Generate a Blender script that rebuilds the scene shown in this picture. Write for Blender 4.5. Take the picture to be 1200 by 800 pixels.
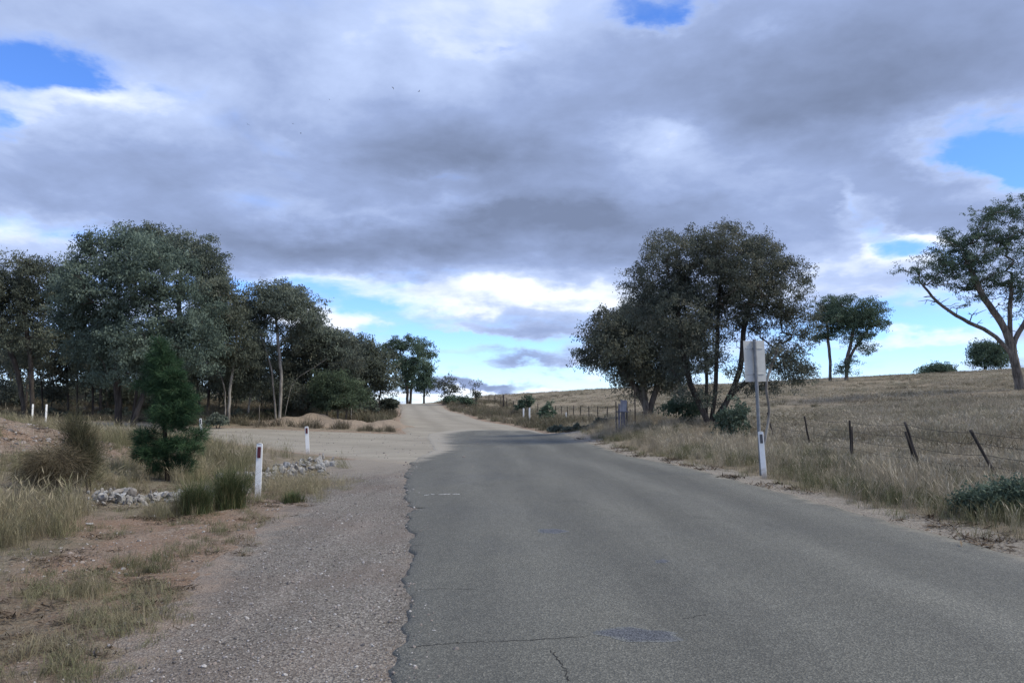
import bpy, bmesh, math, random
import numpy as np
from mathutils import Vector, Matrix

for o in list(bpy.data.objects):
    bpy.data.objects.remove(o)
S = bpy.context.scene
C = S.collection
RNG = np.random.default_rng(7)
random.seed(7)

# ---------------------------------------------------------------- camera
F = 900.0                                   # focal length in photo pixels (photo is 1200 x 800)
TH = math.atan(78.0 / F)                    # pitch: horizon sits 78 px under the centre
CH = 1.5                                    # eye height
cam = bpy.data.cameras.new('camera')
cam.sensor_width = 36.0
cam.lens = 36.0 * F / 1200.0
cam.clip_end = 20000.0
cam.clip_start = 0.05
camo = bpy.data.objects.new('camera', cam)
C.objects.link(camo)
camo.location = (0, 0, CH)
camo.rotation_euler = (math.pi / 2 + TH, 0, 0)
S.camera = camo
S.view_settings.view_transform = 'Standard'
S.view_settings.look = 'None'
S.view_settings.gamma = 1.0
S.view_settings.exposure = 0.6
S.view_settings.use_curve_mapping = False


def ray(px, py):
    x = (px - 600.0) / F
    y = (400.0 - py) / F
    return np.array([x, math.cos(TH) - y * math.sin(TH), math.sin(TH) + y * math.cos(TH)])


def at(px, py, Y):
    d = ray(px, py)
    t = Y / d[1]
    return np.array([d[0] * t, Y, CH + d[2] * t])


def azel(px, py):
    d = ray(px, py)
    return math.degrees(math.atan2(d[0], d[1])), math.degrees(math.asin(d[2] / np.linalg.norm(d)))


# ---------------------------------------------------------------- node helper
class NT:
    def __init__(self, tree):
        self.t = tree
        self.t.nodes.clear()

    def n(self, typ, ins=None, **props):
        nd = self.t.nodes.new(typ)
        for k, v in props.items():
            setattr(nd, k, v)
        if ins:
            for k, v in ins.items():
                sock = nd.inputs[k]
                if isinstance(v, bpy.types.NodeSocket):
                    self.t.links.new(v, sock)
                elif isinstance(v, bpy.types.Node):
                    self.t.links.new(v.outputs[0], sock)
                else:
                    sock.default_value = v
        return nd

    def m(self, op, a, b=0.0, c=0.0, clamp=False):
        return self.n('ShaderNodeMath', {0: a, 1: b, 2: c}, operation=op, use_clamp=clamp).outputs[0]

    def vm(self, op, a, b=(0, 0, 0)):
        nd = self.n('ShaderNodeVectorMath', {0: a, 1: b}, operation=op)
        return nd.outputs['Value'] if op in ('DOT_PRODUCT', 'LENGTH') else nd.outputs[0]

    def mix(self, f, a, b, blend='MIX'):
        nd = self.t.nodes.new('ShaderNodeMix')
        nd.data_type = 'RGBA'
        nd.blend_type = blend
        for sock, v in ((nd.inputs[0], f), (nd.inputs[6], a), (nd.inputs[7], b)):
            if isinstance(v, bpy.types.NodeSocket):
                self.t.links.new(v, sock)
            else:
                if sock.type == 'RGBA' and len(v) == 3:
                    v = (*v, 1)
                sock.default_value = v
        return nd.outputs[2]

    def noise(self, vec, scale, detail=4.0, rough=0.55, dist=0.0, col=False):
        nd = self.n('ShaderNodeTexNoise', {'Vector': vec, 'Scale': scale, 'Detail': detail, 'Roughness': rough, 'Distortion': dist})
        return nd.outputs['Color' if col else 'Fac']

    def sstep(self, v, lo, hi):
        nd = self.n('ShaderNodeMapRange', {'Value': v, 'From Min': lo, 'From Max': hi}, interpolation_type='SMOOTHSTEP')
        return nd.outputs[0]

    def lin(self, v, lo, hi, a=0.0, b=1.0):
        return self.n('ShaderNodeMapRange', {'Value': v, 'From Min': lo, 'From Max': hi, 'To Min': a, 'To Max': b}).outputs[0]


# ---------------------------------------------------------------- world: clear sky behind broken stratocumulus
SUN_EL, SUN_AZ = 48.0, 104.0     # azimuth measured clockwise from +Y (the viewing direction)
W = bpy.data.worlds.new('World')
S.world = W
W.use_nodes = True
w = NT(W.node_tree)
sky = w.n('ShaderNodeTexSky', sky_type='NISHITA', sun_disc=False, sun_elevation=math.radians(SUN_EL),
          sun_rotation=math.radians(SUN_AZ), altitude=800.0, air_density=1.0, dust_density=0.0, ozone_density=3.0)
tc = w.n('ShaderNodeTexCoord').outputs['Generated']
sp = w.n('ShaderNodeSeparateXYZ', {0: tc})
dx, dy, dz = sp.outputs
DEG = 180.0 / math.pi
az = w.m('MULTIPLY', w.m('ARCTAN2', dx, dy), DEG)
el = w.m('MULTIPLY', w.m('ARCSINE', dz), DEG)
zz = w.m('ADD', w.m('MAXIMUM', dz, 0.0), 0.20)
P = w.n('ShaderNodeCombineXYZ', {0: w.m('DIVIDE', dx, zz), 1: w.m('DIVIDE', dy, zz), 2: 0.0}).outputs[0]
P1 = w.vm('ADD', P, (3.7, 11.3, 0.4))
AE0 = w.n('ShaderNodeCombineXYZ', {0: az, 1: el, 2: 0.0}).outputs[0]
warp = w.vm('MULTIPLY', w.vm('SUBTRACT', w.noise(w.vm('MULTIPLY', AE0, (0.13, 0.26, 0.0)), 1.0, 5.0, 0.6, 0.0, True), (0.5, 0.5, 0.5)), (11.0, 5.5, 0.0))
AE = w.vm('ADD', AE0, warp)
kdeg = math.degrees(1 / F)


def blobs(lst):
    tot = None
    for (px, py, rx, ry, amp) in lst:
        a, e = azel(px, py)
        v = w.vm('MULTIPLY', w.vm('SUBTRACT', AE, (a, e, 0)), (1 / (rx * kdeg), 1 / (ry * kdeg), 0))
        g = w.m('MULTIPLY', w.m('EXPONENT', w.m('MULTIPLY', w.vm('DOT_PRODUCT', v, v), -1.0)), amp)
        tot = g if tot is None else w.m('ADD', tot, g)
    return tot


n_big = w.noise(P1, 1.15, 7.0, 0.56, 0.25)
n_det = w.noise(w.vm('ADD', P, (9.1, 2.2, 5.0)), 3.6, 8.0, 0.6, 0.4)
thick = w.m('ADD', w.m('MULTIPLY', w.m('SUBTRACT', n_big, 0.5), 1.5), w.m('MULTIPLY', w.m('SUBTRACT', n_det, 0.5), 1.05))
thick = w.m('ADD', thick, w.lin(el, 3.0, 11.0, -0.02, 0.34))
gaps = blobs([
    (600, 60, 26, 9, -0.45), (200, 110, 30, 9, -0.35), (540, 240, 40, 8, -0.30), (760, 340, 30, 8, -0.30), (20, 255, 30, 10, -0.30), (900, 20, 40, 9, -0.30), (330, 175, 40, 9, -0.22),
    (65, 92, 44, 20, -0.72), (10, 75, 40, 24, -0.66), (8, 140, 26, 13, -0.70), (745, 12, 50, 18, -0.69), (772, 26, 24, 12, -0.50),
    (1150, 168, 58, 42, -1.20), (1200, 195, 40, 22, -0.94), (992, 232, 15, 20, -0.72), (1040, 282, 34, 30, -0.91), (1078, 296, 40, 18, -0.55),
    (95, 272, 70, 17, -0.69), (500, 208, 60, 6, -0.33), (790, 150, 34, 12, -0.36), (300, 330, 90, 12, -0.44), (830, 5, 16, 8, -0.29),
    (420, 352, 70, 10, -0.44), (560, 395, 120, 15, -0.63), (690, 440, 120, 14, -0.68), (560, 432, 60, 9, -0.39), (620, 405, 60, 10, -0.30), (1090, 385, 120, 30, -0.53), (1060, 425, 120, 10, -0.34),
    (480, 385, 50, 14, -0.39),
])
fill = blobs([
    (1120, 250, 80, 30, 0.45), (600, 388, 150, 10, 0.45), (1170, 110, 60, 30, 0.3), (920, 240, 70, 30, 0.3),
    (500, 165, 260, 70, 0.42), (330, 285, 230, 30, 0.5), (640, 270, 230, 45, 0.5), (880, 70, 230, 70, 0.35), (1000, 120, 120, 50, 0.3),
    (200, 40, 230, 50, 0.3), (130, 190, 110, 50, 0.35), (600, 350, 120, 22, 0.55), (1000, 325, 62, 26, 0.75), (390, 381, 34, 12, 0.65),
    (620, 424, 70, 8, 0.55), (670, 432, 60, 7, 0.4), (560, 451, 75, 7, 0.65), (600, 462, 110, 4, 0.5), (870, 215, 120, 40, 0.4),
    (1110, 40, 130, 60, 0.4), (1070, 210, 60, 26, 0.4), (1060, 405, 80, 8, 0.42), (1150, 395, 60, 10, 0.35), (30, 275, 40, 22, 0.4), (560, 385, 90, 7, 0.45),
])
thick = w.m('ADD', thick, w.m('ADD', gaps, fill))
cover = w.sstep(thick, -0.40, 0.40)
lum = blobs([
    (520, 172, 210, 45, -0.34), (560, 372, 170, 10, -0.22), (700, 265, 70, 40, -0.15), (1010, 110, 150, 45, -0.2), (320, 290, 220, 26, -0.29), (640, 258, 230, 30, -0.34), (120, 122, 80, 28, 0.34), (760, 170, 60, 26, 0.26), (850, 205, 80, 26, 0.22), (250, 170, 120, 30, 0.1),
    (590, 350, 190, 26, 0.42), (640, 342, 90, 12, 0.30), (1000, 322, 66, 30, 0.55), (390, 378, 36, 14, 0.91), (600, 462, 120, 5, 1.17), (560, 448, 85, 8, -0.33),
    (620, 424, 80, 10, -0.16), (700, 432, 40, 8, 0.39), (950, 90, 200, 60, -0.16), (1000, 190, 90, 40, -0.07), (420, 250, 110, 14, 0.26), (520, 240, 90, 12, 0.16),
    (1070, 282, 30, 8, 0.65), (20, 275, 60, 25, 0.33), (420, 330, 120, 10, 0.16), (560, 30, 150, 40, 0.08), (200, 220, 140, 40, -0.13), (1060, 405, 90, 10, 0.26),
])
n_sh = w.noise(w.vm('ADD', P, (1.1, -4.2, 2.0)), 2.4, 7.0, 0.56, 0.2)
body = w.m('SUBTRACT', 0.77, w.m('MULTIPLY', w.m('MINIMUM', w.m('MAXIMUM', thick, 0.0), 0.9), 0.42))
body = w.m('ADD', body, w.m('MULTIPLY', w.m('SUBTRACT', n_sh, 0.5), 0.95))
body = w.m('ADD', body, lum, clamp=True)
ramp = w.n('ShaderNodeValToRGB', {0: body})
cr = ramp.color_ramp
cr.elements[0].position = 0.0
cr.elements[0].color = (0.138, 0.176, 0.278, 1)
cr.elements[1].position = 1.0
cr.elements[1].color = (0.67, 0.72, 0.81, 1)
e_ = cr.elements.new(0.45)
e_.color = (0.232, 0.298, 0.482, 1)
e_ = cr.elements.new(0.75)
e_.color = (0.365, 0.450, 0.665, 1)
SKY_K = 0.11
cloud_col = w.n('ShaderNodeVectorMath', {0: ramp.outputs[0], 'Scale': 1.0 / SKY_K}, operation='SCALE').outputs[0]
skyc = w.mix(1.0, w.n('ShaderNodeHueSaturation', {'Saturation': 1.12, 'Value': 1.12, 'Color': sky.outputs[0]}).outputs[0], (0.80, 0.95, 1.34), 'MULTIPLY')
final = w.mix(cover, skyc, cloud_col)
bg = w.n('ShaderNodeBackground', {'Color': final, 'Strength': SKY_K})
w.n('ShaderNodeOutputWorld', {'Surface': bg.outputs[0]})

sun = bpy.data.lights.new('sun', 'SUN')
sun.energy = 2.3
sun.angle = math.radians(18)
sun.color = (1.0, 0.93, 0.78)
suno = bpy.data.objects.new('sun', sun)
C.objects.link(suno)
sdir = Vector((math.sin(math.radians(SUN_AZ)) * math.cos(math.radians(SUN_EL)), math.cos(math.radians(SUN_AZ)) * math.cos(math.radians(SUN_EL)), math.sin(math.radians(SUN_EL))))
suno.rotation_euler = sdir.to_track_quat('Z', 'Y').to_euler()
suno.location = (0, 0, 60)


# ---------------------------------------------------------------- object helpers
def tag(o, label=None, cat=None, group=None, kind=None):
    if label: o['label'] = label
    if cat: o['category'] = cat
    if group: o['group'] = group
    if kind: o['kind'] = kind
    return o


def thing(name, label, cat, loc, group=None):
    o = bpy.data.objects.new(name, None)
    o.empty_display_size = 0.2
    C.objects.link(o)
    o.location = tuple(float(v) for v in loc)
    return tag(o, label, cat, group)


def link(name, me, mat=None, parent=None, world=True):
    """world: mesh coordinates are world coordinates; they are shifted to the parent's own place"""
    o = bpy.data.objects.new(name, me)
    C.objects.link(o)
    if mat: me.materials.append(mat)
    if parent:
        o.parent = parent
        if world:
            me.transform(Matrix.Translation(-parent.location))
    return o


def npmesh(name, V, faces, attrs=None, smooth=False):
    """faces: list of int arrays (n,k)"""
    me = bpy.data.meshes.new(name)
    V = np.asarray(V, dtype=np.float32)
    me.vertices.add(len(V))
    me.vertices.foreach_set('co', V.ravel())
    faces = [np.asarray(f, dtype=np.int32) for f in faces if len(f)]
    nl = sum(f.size for f in faces)
    nf = sum(len(f) for f in faces)
    me.loops.add(nl)
    me.loops.foreach_set('vertex_index', np.concatenate([f.ravel() for f in faces]))
    me.polygons.add(nf)
    tot = np.concatenate([np.full(len(f), f.shape[1], np.int32) for f in faces])
    st = np.concatenate([[0], np.cumsum(tot)[:-1]]).astype(np.int32)
    me.polygons.foreach_set('loop_start', st)
    if smooth:
        me.polygons.foreach_set('use_smooth', np.ones(nf, dtype=bool))
    for k, a in (attrs or {}).items():
        a = np.asarray(a, dtype=np.float32)
        if a.ndim == 1:
            me.attributes.new(k, 'FLOAT', 'POINT').data.foreach_set('value', a)
        else:
            if a.shape[1] == 3: a = np.concatenate([a, np.ones((len(a), 1), np.float32)], 1)
            me.attributes.new(k, 'FLOAT_COLOR', 'POINT').data.foreach_set('color', a.ravel())
    me.update(calc_edges=True)
    me.validate()
    return me


def grid_faces(nr, nc):
    i = np.arange(nr - 1)[:, None] * nc + np.arange(nc - 1)[None, :]
    i = i.ravel()
    return np.stack([i, i + 1, i + nc + 1, i + nc], 1)


_VN = {}


def vnoise(x, y, seed=0):
    """cheap smooth value noise for height jitter, range about -1..1"""
    if seed not in _VN:
        _VN[seed] = np.random.default_rng(100 + seed).uniform(-1, 1, (256, 256))
    T = _VN[seed]
    xi = np.floor(x).astype(int); yi = np.floor(y).astype(int)
    fx = x - xi; fy = y - yi
    fx = fx * fx * (3 - 2 * fx); fy = fy * fy * (3 - 2 * fy)
    a = T[xi % 256, yi % 256]; b = T[(xi + 1) % 256, yi % 256]
    c = T[xi % 256, (yi + 1) % 256]; d = T[(xi + 1) % 256, (yi + 1) % 256]
    return (a * (1 - fx) + b * fx) * (1 - fy) + (c * (1 - fx) + d * fx) * fy


def fbm(x, y, seed=0, oct=4):
    t = 0; a = 1.0
    for k in range(oct):
        t = t + a * vnoise(x * 2 ** k + 17 * k, y * 2 ** k + 31 * k, seed + k)
        a *= 0.5
    return t


def tube(path, radii, sides=6, cap=True):
    path = np.asarray(path, float); n = len(path)
    tg = np.gradient(path, axis=0)
    tg /= np.linalg.norm(tg, axis=1, keepdims=True) + 1e-9
    ref = np.array([1.0, 0.13, 0.07])
    if abs(tg[0] @ ref) > 0.85: ref = np.array([0.1, 0.9, 0.3])
    u = ref - tg[0] * (ref @ tg[0]); u /= np.linalg.norm(u)
    ang = np.arange(sides) * 2 * math.pi / sides
    V = []
    for i in range(n):
        u = u - tg[i] * (u @ tg[i]); u /= np.linalg.norm(u) + 1e-9
        v = np.cross(tg[i], u)
        V.append(path[i] + radii[i] * (np.cos(ang)[:, None] * u + np.sin(ang)[:, None] * v))
    V = np.concatenate(V)
    i = (np.arange(n - 1)[:, None] * sides + np.arange(sides)[None, :]).ravel()
    j = (np.arange(n - 1)[:, None] * sides + ((np.arange(sides) + 1) % sides)[None, :]).ravel()
    Fq = np.stack([i, j, j + sides, i + sides], 1)
    return V, Fq


class MB:
    """collects vertices and faces of one mesh"""
    def __init__(s): s.V = []; s.Q = []; s.T = []; s.n = 0
    def add(s, V, q=None, t=None):
        if q is not None: s.Q.append(np.asarray(q) + s.n)
        if t is not None: s.T.append(np.asarray(t) + s.n)
        s.V.append(np.asarray(V, float)); s.n += len(V)
    def mesh(s, name, attrs=None, smooth=False):
        f = []
        if s.Q: f.append(np.concatenate(s.Q))
        if s.T: f.append(np.concatenate(s.T))
        return npmesh(name, np.concatenate(s.V), f, attrs, smooth)


def bm_mesh(name, bm, smooth=False):
    me = bpy.data.meshes.new(name)
    bm.normal_update()
    bm.to_mesh(me); bm.free()
    if smooth:
        for p in me.polygons: p.use_smooth = True
    return me


# ---------------------------------------------------------------- terrain height
ctrl = []
for Y in (-60, -30, -10, 0, 8, 16, 26, 36):
    for X in (-2.5, 2.0, 5.5):
        ctrl.append((X - max(Y, 0) * 0.06, Y, 0.0))
for p in [
    # main road up to the crest
    (480, 503, 50), (560, 503, 50), (640, 507, 48), (470, 490, 66), (560, 491, 66), (470, 474.5, 98), (515, 473.5, 98), (490, 472.5, 103),
    # right verge and fence line
    (892, 558, 16.5), (1165, 568, 15), (1072, 554, 17), (995, 538, 20.5), (945, 527, 25), (903, 516, 29), (850, 503, 37), (790, 503, 43),
    (712, 495, 58), (650, 491, 74), (590, 478, 96), (680, 505, 42), (600, 486, 72), (540, 470, 98),
    # paddock up to the ridge
    (1300, 540, 18), (1200, 502, 28), (1000, 500, 38), (1000, 471, 70), (1150, 478, 48), (832, 497, 34), (758, 487, 40), (1190, 457, 70), (1000, 456, 95),
    (1000, 444.5, 122), (965, 447, 122), (800, 455, 120), (700, 458, 130), (620, 461.5, 140), (570, 464, 140), (1100, 438, 138), (1200, 433, 140), (1330, 428, 130), (1500, 460, 60),
    (850, 470, 80), (750, 474, 90), (1400, 510, 25),
    # left side
    (306, 580, 13.2), (170, 594, 13.0), (120, 590, 13.2), (195, 564, 17), (362, 533, 27), (238, 513, 36), (56, 500, 39), (40, 497, 40), (290, 545, 21),
    (10, 498, 19), (60, 501, 20), (92, 513, 21), (60, 545, 16), (10, 562, 13), (-60, 500, 17), (0, 625, 9.2), (120, 545, 19), (140, 520, 26), (100, 505, 33), (-150, 490, 30),
    (300, 502, 46), (100, 494, 50), (0, 491, 54), (240, 500, 47), (430, 486, 62), (200, 484, 58), (30, 474, 62), (120, 476, 62), (330, 482, 58), (400, 478, 70),
    (-200, 480, 50), (0, 469, 140), (200, 468, 140), (380, 470, 130), (-200, 468, 140),
]:
    ctrl.append(tuple(at(*p)))
for p in [(-100, 230, -1), (0, 230, -1), (-30, 150, 1.0), (60, 230, 3.0), (130, 230, 3.5), (-200, 100, 1.0), (-200, 0, 0.5), (200, 60, 7.0), (200, 150, 7.5), (60, 0, 1.0), (120, 10, 2.5), (30, -20, 0.4), (60, -60, 0.5), (-20, -20, 0), (-60, -60, 0), (-60, 10, 1.0), (-30, 20, 1.0),
          (-25, 300, -3), (150, 330, 0), (-200, 330, -2), (-10, 125, 1.6), (-6.5, 6, 0.0), (-4.5, 4, 0.0), (-9, 4, 0.05), (9, 8, 0.1), (8, 4, 0.08), (12, 2, 0.15)]:
    ctrl.append(p)
ctrl = np.array(ctrl, float)


def _U(r2):
    return 0.5 * r2 * np.log(r2 + 1e-9)


_n = len(ctrl)
_d2 = ((ctrl[:, None, :2] - ctrl[None, :, :2]) ** 2).sum(2)
_A = np.zeros((_n + 3, _n + 3))
_A[:_n, :_n] = _U(_d2) + np.eye(_n) * 4.0
_A[:_n, _n] = 1; _A[:_n, _n + 1:] = ctrl[:, :2]
_A[_n:, :_n] = _A[:_n, _n:].T
_sol = np.linalg.solve(_A, np.concatenate([ctrl[:, 2], [0, 0, 0]]))


def H0(x, y):
    """smooth terrain (roads lie on it)"""
    x = np.asarray(x, float); y = np.asarray(y, float)
    sh = np.broadcast(x, y).shape
    xf = np.broadcast_to(x, sh).ravel(); yf = np.broadcast_to(y, sh).ravel()
    out = np.empty(len(xf))
    for a in range(0, len(xf), 20000):
        xs = xf[a:a + 20000]; ys = yf[a:a + 20000]
        r2 = (xs[:, None] - ctrl[None, :, 0]) ** 2 + (ys[:, None] - ctrl[None, :, 1]) ** 2
        out[a:a + 20000] = _U(r2) @ _sol[:_n] + _sol[_n] + _sol[_n + 1] * xs + _sol[_n + 2] * ys
    R = np.hypot(xf, yf - 60)
    t = np.clip((R - 180) / 160, 0, 1); t = t * t * (3 - 2 * t)
    out = np.clip(out, -6, 12) * (1 - t) + (-3.0) * t
    return out.reshape(sh)


# road outlines in world metres -------------------------------------------------
def poly(pts):
    a = np.array(pts, float)
    return a[np.argsort(a[:, 0])]


def flat(px, py):       # a pixel on the level part of the road
    d = ray(px, py); t = -CH / d[2]
    return (d[1] * t, d[0] * t)


AL = poly([(-60, 6.0), (-20, 1.6), (0, -0.25)] + [flat(*p) for p in [(466, 790), (470, 740), (474, 690), (478, 640), (480, 600), (474, 575), (475, 552)]] + [(22.5, -2.9), (26, -2.9), (29.5, -2.95), (34, -3.6), (40, -4.4), (46, -5.0), (49, -4.2), (50.5, -3.0)])
AR = poly([(-60, 12.5), (-20, 7.6), (0, 5.55)] + [flat(*p) for p in [(1200, 655), (1100, 627), (1000, 600), (900, 573), (860, 563), (800, 548), (760, 539), (720, 529)]] + [(36, 3.0), (44, 2.5), (50.5, 1.4)])
GL = poly([(38, -4.6), (44, -5.9), (47, -6.6), (50, -7.3), (58, -8.6), (66, -9.6), (80, -11.7), (98, -14.4), (125, -19.5), (150, -26)])
GR = poly([(20, 3.4), (30, 3.4), (38, 3.05), (44, 2.75), (48, 2.25), (56, 0.2), (65, -2.6), (80, -6.2), (98, -9.1), (125, -13.7), (150, -20)])
SN = poly([(-80, 49), (-60, 46.5), (-40, 43.5), (-23, 40.0), (-15, 36.2), (-10, 31.0), (-7, 27.6), (-5.2, 24.4), (-3.6, 22.2), (-2.0, 21.2), (0.5, 21.0)])
SF = poly([(-80, 62), (-60, 59), (-45, 56), (-28, 51.0), (-19, 47.3), (-15, 46.6), (-6.0, 46.0), (0.5, 44.0)])
SHL = poly([(-20, -0.9), (0, -1.9), (4.2, -2.0), (5.6, -2.05), (7.85, -2.4), (11, -2.75), (16.5, -3.8), (21, -4.6), (24, -5.3)])


def ip(tab, v):
    # smoothed linear interpolation
    w_ = 0.25
    v = np.asarray(v, float)
    return (np.interp(v - w_, tab[:, 0], tab[:, 1]) + 2 * np.interp(v, tab[:, 0], tab[:, 1]) + np.interp(v + w_, tab[:, 0], tab[:, 1])) / 4


def road_depth(X, Y):
    """metres inside any road surface (positive inside, negative outside)"""
    a = np.minimum(X - ip(AL, Y), ip(AR, Y) - X); a = np.where(Y > 50.3, -9, a)
    g = np.minimum(X - ip(GL, Y), ip(GR, Y) - X); g = np.where((Y < 38) | (Y > 150), -9, g)
    s = np.minimum(Y - ip(SN, X), ip(SF, X) - Y); s = np.where((X > 0.4) | (X < -80), -9, s)
    return np.maximum(np.maximum(a, g), s)


def H(x, y):
    """the ground as built: small lumps, sunk under and beside the roads"""
    x = np.asarray(x, float); y = np.asarray(y, float)
    h = H0(x, y)
    rd = road_depth(x, y)
    out = np.clip(-rd, 0, 3)
    lump = 0.035 * fbm(x * 0.9, y * 0.9, 1, 4) + 0.02 * fbm(x * 3.1, y * 3.1, 5, 3)
    bank = np.exp(-(((x + 12) / 4.5) ** 2 + ((y - 18.5) / 3.6) ** 2))
    lump = lump * (1 + 2.0 * bank)
    h = h + lump * np.clip((out - 0.15) / 1.5, 0, 1)
    h = h - 0.036 * np.clip(1 - out / 1.0, 0, 1) - 0.10 * np.clip((rd - 0.15) / 0.3, 0, 1)
    yc = np.clip(y, -20, 24)
    sd = np.minimum(x - ip(SHL, yc) + 0.35, ip(AL, yc) + 0.25 - x)
    sd = np.where((y < -20) | (y > 24), -9, sd)
    k = np.clip((sd + 0.45) / 0.55, 0, 1)
    h = h * (1 - k) + (H0(x, y) - 0.036 - 0.10 * np.clip((sd - 0.05) / 0.3, 0, 1)) * k
    return h


def graded(lo, hi, fine_lo, fine_hi, step, grow):
    v = list(np.arange(fine_lo, fine_hi, step))
    s = step
    while v[-1] < hi:
        s *= grow; v.append(v[-1] + s)
    s = step; pre = [v[0]]
    while pre[-1] > lo:
        s *= grow; pre.append(pre[-1] - s)
    return np.array(pre[:0:-1] + v)


# ---------------------------------------------------------------- materials
def mat(name):
    m = bpy.data.materials.new(name)
    m.use_nodes = True
    return m, NT(m.node_tree)


def finish(t, col, rough=0.9, bump=None, bstr=0.3, bdist=0.02, spec=0.3, metallic=0.0, trans=0.0):
    ins = {'Base Color': col, 'Roughness': rough, 'Metallic': metallic, 'Specular IOR Level': spec}
    b = t.n('ShaderNodeBsdfPrincipled', ins)
    if bump is not None:
        bn = t.n('ShaderNodeBump', {'Height': bump, 'Strength': bstr, 'Distance': bdist})
        t.t.links.new(bn.outputs[0], b.inputs['Normal'])
    out = b.outputs[0]
    if trans > 0:
        tr = t.n('ShaderNodeBsdfTranslucent', {'Color': col})
        out = t.n('ShaderNodeMixShader', {0: trans, 1: b.outputs[0], 2: tr.outputs[0]}).outputs[0]
    t.n('ShaderNodeOutputMaterial', {'Surface': out})


def rgba(c):
    return (*c, 1.0)


DIRT_A, DIRT_B = (0.26, 0.185, 0.135), (0.37, 0.29, 0.222)


def gravel_color(t, pos, tone=1.0):
    v1 = t.n('ShaderNodeTexVoronoi', {'Vector': pos, 'Scale': 62.0}).outputs
    v2 = t.n('ShaderNodeTexVoronoi', {'Vector': pos, 'Scale': 150.0}).outputs
    g1 = t.n('ShaderNodeSeparateColor', {0: v1['Color']}).outputs[0]
    g2 = t.n('ShaderNodeSeparateColor', {0: v2['Color']}).outputs[1]
    f = t.m('ADD', t.m('MULTIPLY', g1, 0.55), t.m('MULTIPLY', g2, 0.45))
    r = t.n('ShaderNodeValToRGB', {0: f})
    e = r.color_ramp.elements
    e[0].position = 0.12; e[0].color = rgba((0.070 * tone, 0.064 * tone, 0.059 * tone))
    e[1].position = 0.92; e[1].color = rgba((0.50 * tone, 0.47 * tone, 0.43 * tone))
    x = e.new(0.5); x.color = rgba((0.195 * tone, 0.180 * tone, 0.154 * tone))
    big = t.noise(pos, 0.55, 4.0)
    col = t.mix(t.sstep(big, 0.42, 0.64), r.outputs[0], t.mix(0.5, r.outputs[0], rgba((0.21 * tone, 0.168 * tone, 0.142 * tone))))
    h = t.m('ADD', v1['Distance'], t.m('MULTIPLY', v2['Distance'], 0.4))
    return col, h


M = {}
# ground --------------------------------------------------------------
m, t = mat('ground_soil')
pos = t.n('ShaderNodeNewGeometry').outputs['Position']
att = t.n('ShaderNodeAttribute', attribute_name='soil')
sc_ = t.n('ShaderNodeSeparateColor', {0: att.outputs['Color']})
dirt_m, green_m, pale_m = sc_.outputs
n1 = t.noise(pos, 0.35, 6.0, 0.6)
n2 = t.noise(pos, 3.5, 6.0, 0.65)
n3 = t.noise(pos, 26.0, 5.0, 0.7)
straw = t.mix(t.sstep(n2, 0.35, 0.68), rgba((0.20, 0.165, 0.12)), rgba((0.31, 0.265, 0.20)))
straw = t.mix(t.m('MULTIPLY', t.sstep(n1, 0.45, 0.62), 0.5), straw, rgba((0.165, 0.148, 0.10)))
straw = t.mix(t.m('MULTIPLY', t.sstep(n3, 0.40, 0.75), 0.55), straw, rgba((0.36, 0.29, 0.20)))
dirt = t.mix(t.sstep(n2, 0.3, 0.7), rgba(DIRT_A), rgba(DIRT_B))
dirt = t.mix(t.m('MULTIPLY', t.sstep(n3, 0.45, 0.8), 0.6), dirt, rgba((0.16, 0.115, 0.085)))
dirt = t.mix(t.m('MULTIPLY', t.sstep(n1, 0.48, 0.6), 0.55), dirt, rgba((0.33, 0.205, 0.130)))
n4 = t.noise(t.vm('MULTIPLY', pos, (2.0, 9.0, 4.0)), 2.2, 5.0, 0.65)
dirt = t.mix(t.m('MULTIPLY', t.sstep(n4, 0.54, 0.68), 0.7), dirt, rgba((0.135, 0.115, 0.085)))
vv = t.n('ShaderNodeTexVoronoi', {'Vector': pos, 'Scale': 55.0}).outputs
vg = t.n('ShaderNodeSeparateColor', {0: vv['Color']}).outputs[0]
dirt = t.mix(t.m('MULTIPLY', t.sstep(vg, 0.72, 0.95), 0.5), dirt, rgba((0.46, 0.40, 0.34)))
dirt = t.mix(t.m('MULTIPLY', t.sstep(vg, 0.25, 0.05), 0.5), dirt, rgba((0.11, 0.09, 0.07)))
pale = t.mix(t.sstep(n3, 0.35, 0.7), rgba((0.26, 0.225, 0.185)), rgba((0.44, 0.40, 0.34)))
f_d = t.sstep(t.m('ADD', dirt_m, t.m('MULTIPLY', t.m('SUBTRACT', n2, 0.5), 0.9)), 0.35, 0.62)
col = t.mix(f_d, straw, dirt)
f_p = t.sstep(t.m('ADD', pale_m, t.m('MULTIPLY', t.m('SUBTRACT', n2, 0.5), 1.1)), 0.35, 0.65)
col = t.mix(f_p, col, pale)
f_g = t.sstep(t.m('ADD', green_m, t.m('MULTIPLY', t.m('SUBTRACT', n2, 0.5), 1.6)), 0.3, 0.95)
col = t.mix(t.m('MULTIPLY', f_g, 0.4), col, rgba((0.125, 0.128, 0.075)))
bump = t.m('ADD', t.m('MULTIPLY', n3, 0.9), t.m('ADD', n2, t.m('MULTIPLY', t.noise(pos, 90.0, 3.0), 0.35)))
finish(t, col, 0.95, bump, 0.9, 0.09, 0.15)
M['ground'] = m

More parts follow.
